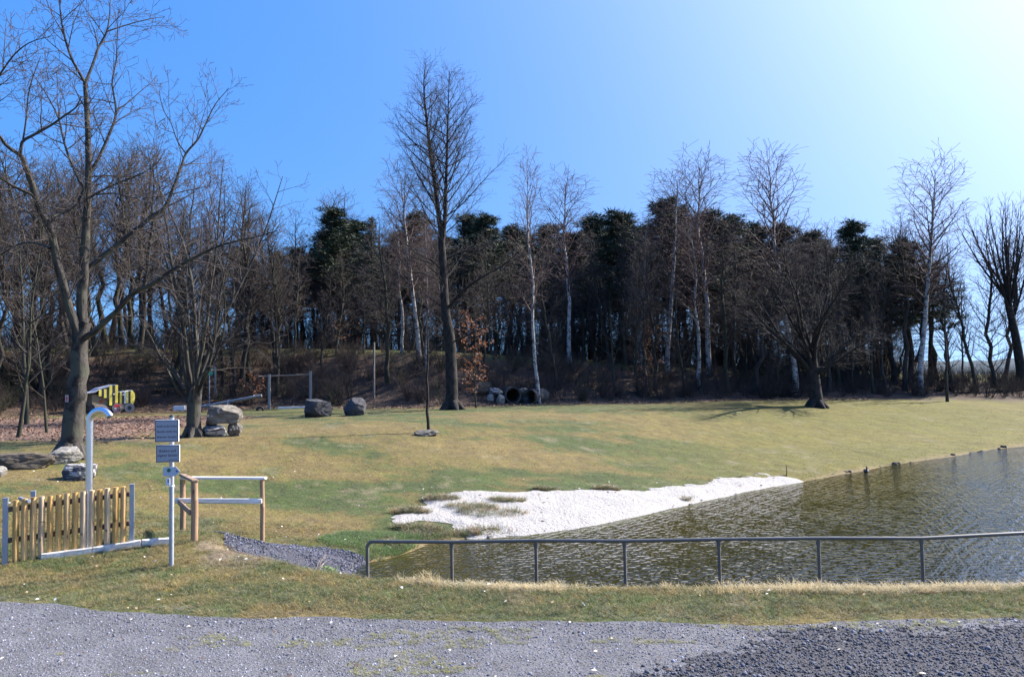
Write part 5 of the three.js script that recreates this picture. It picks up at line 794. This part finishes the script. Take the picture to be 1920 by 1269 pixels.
{
  const R = rngOf(1001), near = [[], []], fringe = [], mid = [[], []];
  const jit = (c, k) => { const j = 0.9 + 1.7 * R() * R() + 0.6 * R(), y = (R() - 0.5) * k; return [c[0] * j * (1 + y), c[1] * j, c[2] * j * (1 - y)]; };
  for (let i = 0; i < 60000; i++) {
    const d = 9.1 + 8.4 * Math.pow(R(), 1.15), x = (R() * 2 - 1) * 0.72 * d, z = -d; if (x > 9.5) continue;
    const s = pondD(x, z); if (s < 0.12 || bare(x, z)) continue;
    const p = -pathF(x, z); if (p < 0.25 && R() > 0.25 + p * 3) continue;
    if (sdPoly(MOUND, x, z) < -0.1 && R() < 0.75) continue;
    near[i & 1].push({ x, y: H(x, z, s), z, ry: R() * 6.28, s: 0.75 + 0.55 * R(), sy: (0.6 + 0.7 * R()) * (p < 0.3 ? 0.7 : 1), c: jit(R() < 0.4 ? STRAW : groundColour(x, z, s), 0.25) });
  }
  for (let i = 0; i < 9000; i++) { // dry fringe over the near bank
    const x = -1.7 + 13 * R(), off = 0.05 + 0.9 * R() * R(); let z = -10.3 - 1.4 * R(); const s = pondD(x, z); if (s < 0.1 || s > 1.35 || z < -13.6 || fbm(x * 0.9, z * 1.4, 12, 3) < 0.3 + 0.25 * R()) continue;
    fringe.push({ x, y: H(x, z, s), z, ry: R() * 6.28, s: 0.8 + 0.5 * R(), sy: 0.25 + 0.85 * R() * R() * (0.3 + 1.3 * fbm(x * 1.6, z * 1.6, 5, 3)), c: jit([0.36, 0.29, 0.155], 0.15) });
  }
  for (let i = 0; i < 52000; i++) {
    const d = 16.5 + 32 * Math.pow(R(), 1.25), x = (R() * 2 - 1) * 0.7 * d, z = -d, s = pondD(x, z); if (s < 0.15 || d > edgeOf(x, z) + 1 || bare(x, z)) continue;
    mid[i & 1].push({ x, y: H(x, z, s), z, ry: R() * 6.28, s: 0.8 + 0.5 * R(), sy: 0.6 + 0.6 * R(), c: jit(groundColour(x, z, s), 0.18) });
  }
  near.forEach((l, i) => instanced('slope_grass', tuft(31 + i, 11, 0.06, 0.052, 0.003, 1.1), grassMat, l, 'short green and straw grass on the near slope and verge', 'grass'));
  const clump = []; for (let i = 0; i < 2600; i++) { const d = 9.6 + 8 * R(), x = (R() * 2 - 1) * 0.7 * d, z = -d, s = pondD(x, z); if (x > 9 || s < 0.2 || bare(x, z) || -pathF(x, z) < 0.2 || fbm(x * 1.1, z * 1.5, 191, 3) < 0.42 + 0.2 * R()) continue; clump.push({ x, y: H(x, z, s), z, ry: R() * 6.28, s: 0.7 + 0.9 * R(), sy: 0.5 + 0.6 * R(), c: jit(R() < 0.5 ? [0.05, 0.068, 0.012] : R() < 0.6 ? STRAW : OLIVE, 0.25) }); }
  instanced('grass_clumps', tuft(47, 26, 0.085, 0.085, 0.0035, 1.0), grassMat, clump, 'coarser grass clumps dotted over the near slope', 'grass');
  instanced('dry_grass', tuft(41, 14, 0.06, 0.17, 0.0032, 0.8), grassMat, fringe, 'dry straw coloured grass fringing the near bank', 'grass');
  mid.forEach((l, i) => instanced('lawn_grass', tuft(51 + i, 12, 0.16, 0.035, 0.005, 1.5), grassMat, l, 'short patchy winter grass of the wide lawn', 'grass'));
  // tussocks in and round the sand
  const tus = []; for (let i = 0; i < 1300; i++) { const c = [[-2.5, -19.2, 0.3], [-1.9, -20.5, 0.3], [0.9, -22.1, 0.25], [2.6, -22.5, 0.25], [-2.2, -17.8, 0.35], [-0.55, -19.2, 0.55], [-0.6, -17.6, 0.5], [-1.5, -17.35, 0.6], [-1.1, -19.7, 0.4], [5.1, -21.75, 0.35], [-0.2, -20.4, 0.3], [-1.9, -16.2, 0.5]][i % 12], a = R() * 6.28, q = c[2] * Math.sqrt(R()), x = c[0] + Math.cos(a) * q * 1.5, z = c[1] + Math.sin(a) * q * 0.7, s = pondD(x, z); if (s < 0.05) continue; tus.push({ x, y: H(x, z, s) + (beachF(x, z) > 0 ? 0.02 : 0), z, ry: R() * 6.28, s: 1 + 0.6 * R(), sy: 0.5 + 0.5 * R(), c: jit(R() < 0.4 ? [0.2, 0.13, 0.06] : [0.055, 0.075, 0.012], 0.2) }); }
  instanced('tussock_grass', tuft(61, 14, 0.07, 0.16, 0.005, 0.9), grassMat, tus, 'green and rusty tussocks at the edge of the white sand', 'grass');
  const lush = []; for (let i = 0; i < 2600; i++) { const a = R() * 6.28, q = Math.sqrt(R()), x = -2.5 + Math.cos(a) * q * 1.5, z = -16.3 + Math.sin(a) * q * 1.0, s = pondD(x, z); if (s < 0.04 || bare(x, z) || fbm(x * 1.8, z * 1.8, 211, 3) < 0.3 + 0.25 * R()) continue; lush.push({ x, y: H(x, z, s), z, ry: R() * 6.28, s: 0.8 + 0.6 * R(), sy: 0.5 + 0.6 * R(), c: jit([0.055, 0.1, 0.012], 0.25) }); }
  instanced('lush_grass', tuft(81, 14, 0.07, 0.11, 0.004, 0.9), grassMat, lush, 'lush green grass on the bank between slate gravel and sand', 'grass');
  // gravel
  const peb = new THREE.IcosahedronGeometry(1, 1); { const p = peb.attributes.position, v = V(); for (let i = 0; i < p.count; i++) { v.fromBufferAttribute(p, i); const k = 0.7 + 0.5 * noise(v.x * 2 + 7, v.y * 2 + v.z * 3 + 9, 3); p.setXYZ(i, v.x * k, v.y * k * 0.65, v.z * k * 0.85); } peb.computeVertexNormals(); }
  const pb = [], sl = [];
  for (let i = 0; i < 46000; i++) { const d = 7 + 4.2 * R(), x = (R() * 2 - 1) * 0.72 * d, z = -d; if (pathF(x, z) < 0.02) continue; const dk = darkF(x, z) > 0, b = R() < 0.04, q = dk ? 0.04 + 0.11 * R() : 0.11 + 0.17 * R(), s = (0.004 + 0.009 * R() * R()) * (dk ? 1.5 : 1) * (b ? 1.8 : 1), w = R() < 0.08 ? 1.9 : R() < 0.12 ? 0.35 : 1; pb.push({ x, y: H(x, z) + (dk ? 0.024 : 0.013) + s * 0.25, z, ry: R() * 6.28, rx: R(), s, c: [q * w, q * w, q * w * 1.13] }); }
  for (let i = 0; i < 9000; i++) { const x = -5.6 + 3.2 * R(), z = -15.6 + 2.5 * R(); if (slipF(x, z) < 0.0 || pondD(x, z) < -0.3) continue; const q = 0.05 + 0.16 * R(), s = 0.009 + 0.02 * R() * R(); sl.push({ x, y: H(x, z) + 0.035, z, ry: R() * 6.28, rx: R() * 2, s, sy: s * 0.6, c: [q, q, q * 1.18] }); }
  const pm = std({ color: rgb(1, 1, 1), roughness: 0.95 });
  instanced('loose_pebbles', peb, pm, pb, 'loose grey pebbles strewn over the gravel path', 'gravel');
  instanced('slate_chips', peb, pm, sl, 'blue grey slate chips sloping into the pond', 'gravel');
  // leaves on the ground
  const leaf = new THREE.BufferGeometry(); leaf.setAttribute('position', new THREE.Float32BufferAttribute([-0.5, 0, 0, 0, 0.12, -0.32, 0.5, 0.02, 0, 0, 0.16, 0.32], 3)); leaf.setAttribute('normal', new THREE.Float32BufferAttribute([0, 1, 0, 0, 1, 0, 0, 1, 0, 0, 1, 0], 3)); leaf.setIndex([0, 2, 1, 0, 3, 2]);
  const lv = [];
  for (let i = 0; i < 16000; i++) {
    let x, z; if (i < 9000) { const d = 24 + 16 * R(); z = -d; x = -12 - 14 * R(); if (groundColour(x, z)[0] < groundColour(x, z)[1] * 1.35) continue; } else { const u = -0.75 + 1.2 * R(), d = pw(EDGE, u) - 0.8 + 6 * R() * R(); x = u * d; z = -d; }
    const q = 0.5 + 0.8 * R(); lv.push({ x, y: H(x, z) + 0.02 + 0.03 * R(), z, ry: R() * 6.28, rx: (R() - 0.5) * 0.9, rz: (R() - 0.5) * 0.9, s: 0.07 + 0.07 * R(), c: [0.25 * q, 0.15 * q, 0.1 * q] });
  }
  for (let i = 0; i < 500; i++) { const d = 10 + 14 * R(), x = (R() * 2 - 1) * 0.66 * d, z = -d; if (pondD(x, z) < 0.2 || bare(x, z)) continue; const q = R() < 0.5 ? [0.75, 0.72, 0.64] : [0.4, 0.27, 0.15]; lv.push({ x, y: H(x, z) + 0.045, z, ry: R() * 6.28, rx: (R() - 0.5) * 0.9, rz: (R() - 0.5) * 0.9, s: 0.035 + 0.03 * R(), c: q }); }
  for (let i = 0; i < 120; i++) { const d = 7.4 + 2.6 * R(), x = (R() * 2 - 1) * 0.7 * d, z = -d; if (pathF(x, z) < 0.1) continue; lv.push({ x, y: H(x, z) + 0.04, z, ry: R() * 6.28, rx: (R() - 0.5) * 0.6, s: 0.03 + 0.04 * R(), c: R() < 0.3 ? [0.6, 0.55, 0.45] : [0.1, 0.065, 0.045] }); }
  const dbr = []; for (let i = 0; i < 420; i++) { const x = -2.6 + 11.5 * R(), z = -17 - 9 * R(), f = beachF(x, z); if (f < -0.15 || (f > 0.35 && R() > 0.35)) continue; dbr.push({ x, y: H(x, z) + 0.03 + Math.min(0.03, Math.max(0, f) * 0.08), z, ry: R() * 6.28, rx: (R() - 0.5) * 0.4, s: 0.05 + 0.12 * R() * R(), c: R() < 0.75 ? [0.05, 0.038, 0.03] : [0.2, 0.15, 0.1] }); }
  instanced('beach_debris', leaf, std({ color: rgb(1, 1, 1), roughness: 1 }), dbr, 'dark leaf and twig debris scattered over the white sand', 'debris');
  instanced('fallen_leaves', leaf, new THREE.MeshPhysicalMaterial({ color: rgb(1, 1, 1), roughness: 0.9 }), lv, 'fallen brown leaves under the trees and over the grass', 'leaves');
  // weeds on the path
  const wd = []; for (let i = 0; i < 7000; i++) { const d = 7.5 + 2.3 * R(), x = (R() * 2 - 1) * 0.72 * d, z = -d; if (pathF(x, z) < 0.1 || darkF(x, z) > 0.1 || fbm(x * 0.9, z * 2.4, 171, 3) < 0.56) continue; wd.push({ x, y: H(x, z) + 0.015, z, ry: R() * 6.28, s: 0.5 + 0.5 * R(), sy: 0.2 + 0.3 * R(), c: jit([0.15, 0.145, 0.03], 0.2) }); }
  instanced('path_weeds', tuft(71, 12, 0.05, 0.06, 0.004, 1.3), grassMat, wd, 'low mossy weeds growing through the gravel path', 'weeds');
}
renderer.render(scene, camera);
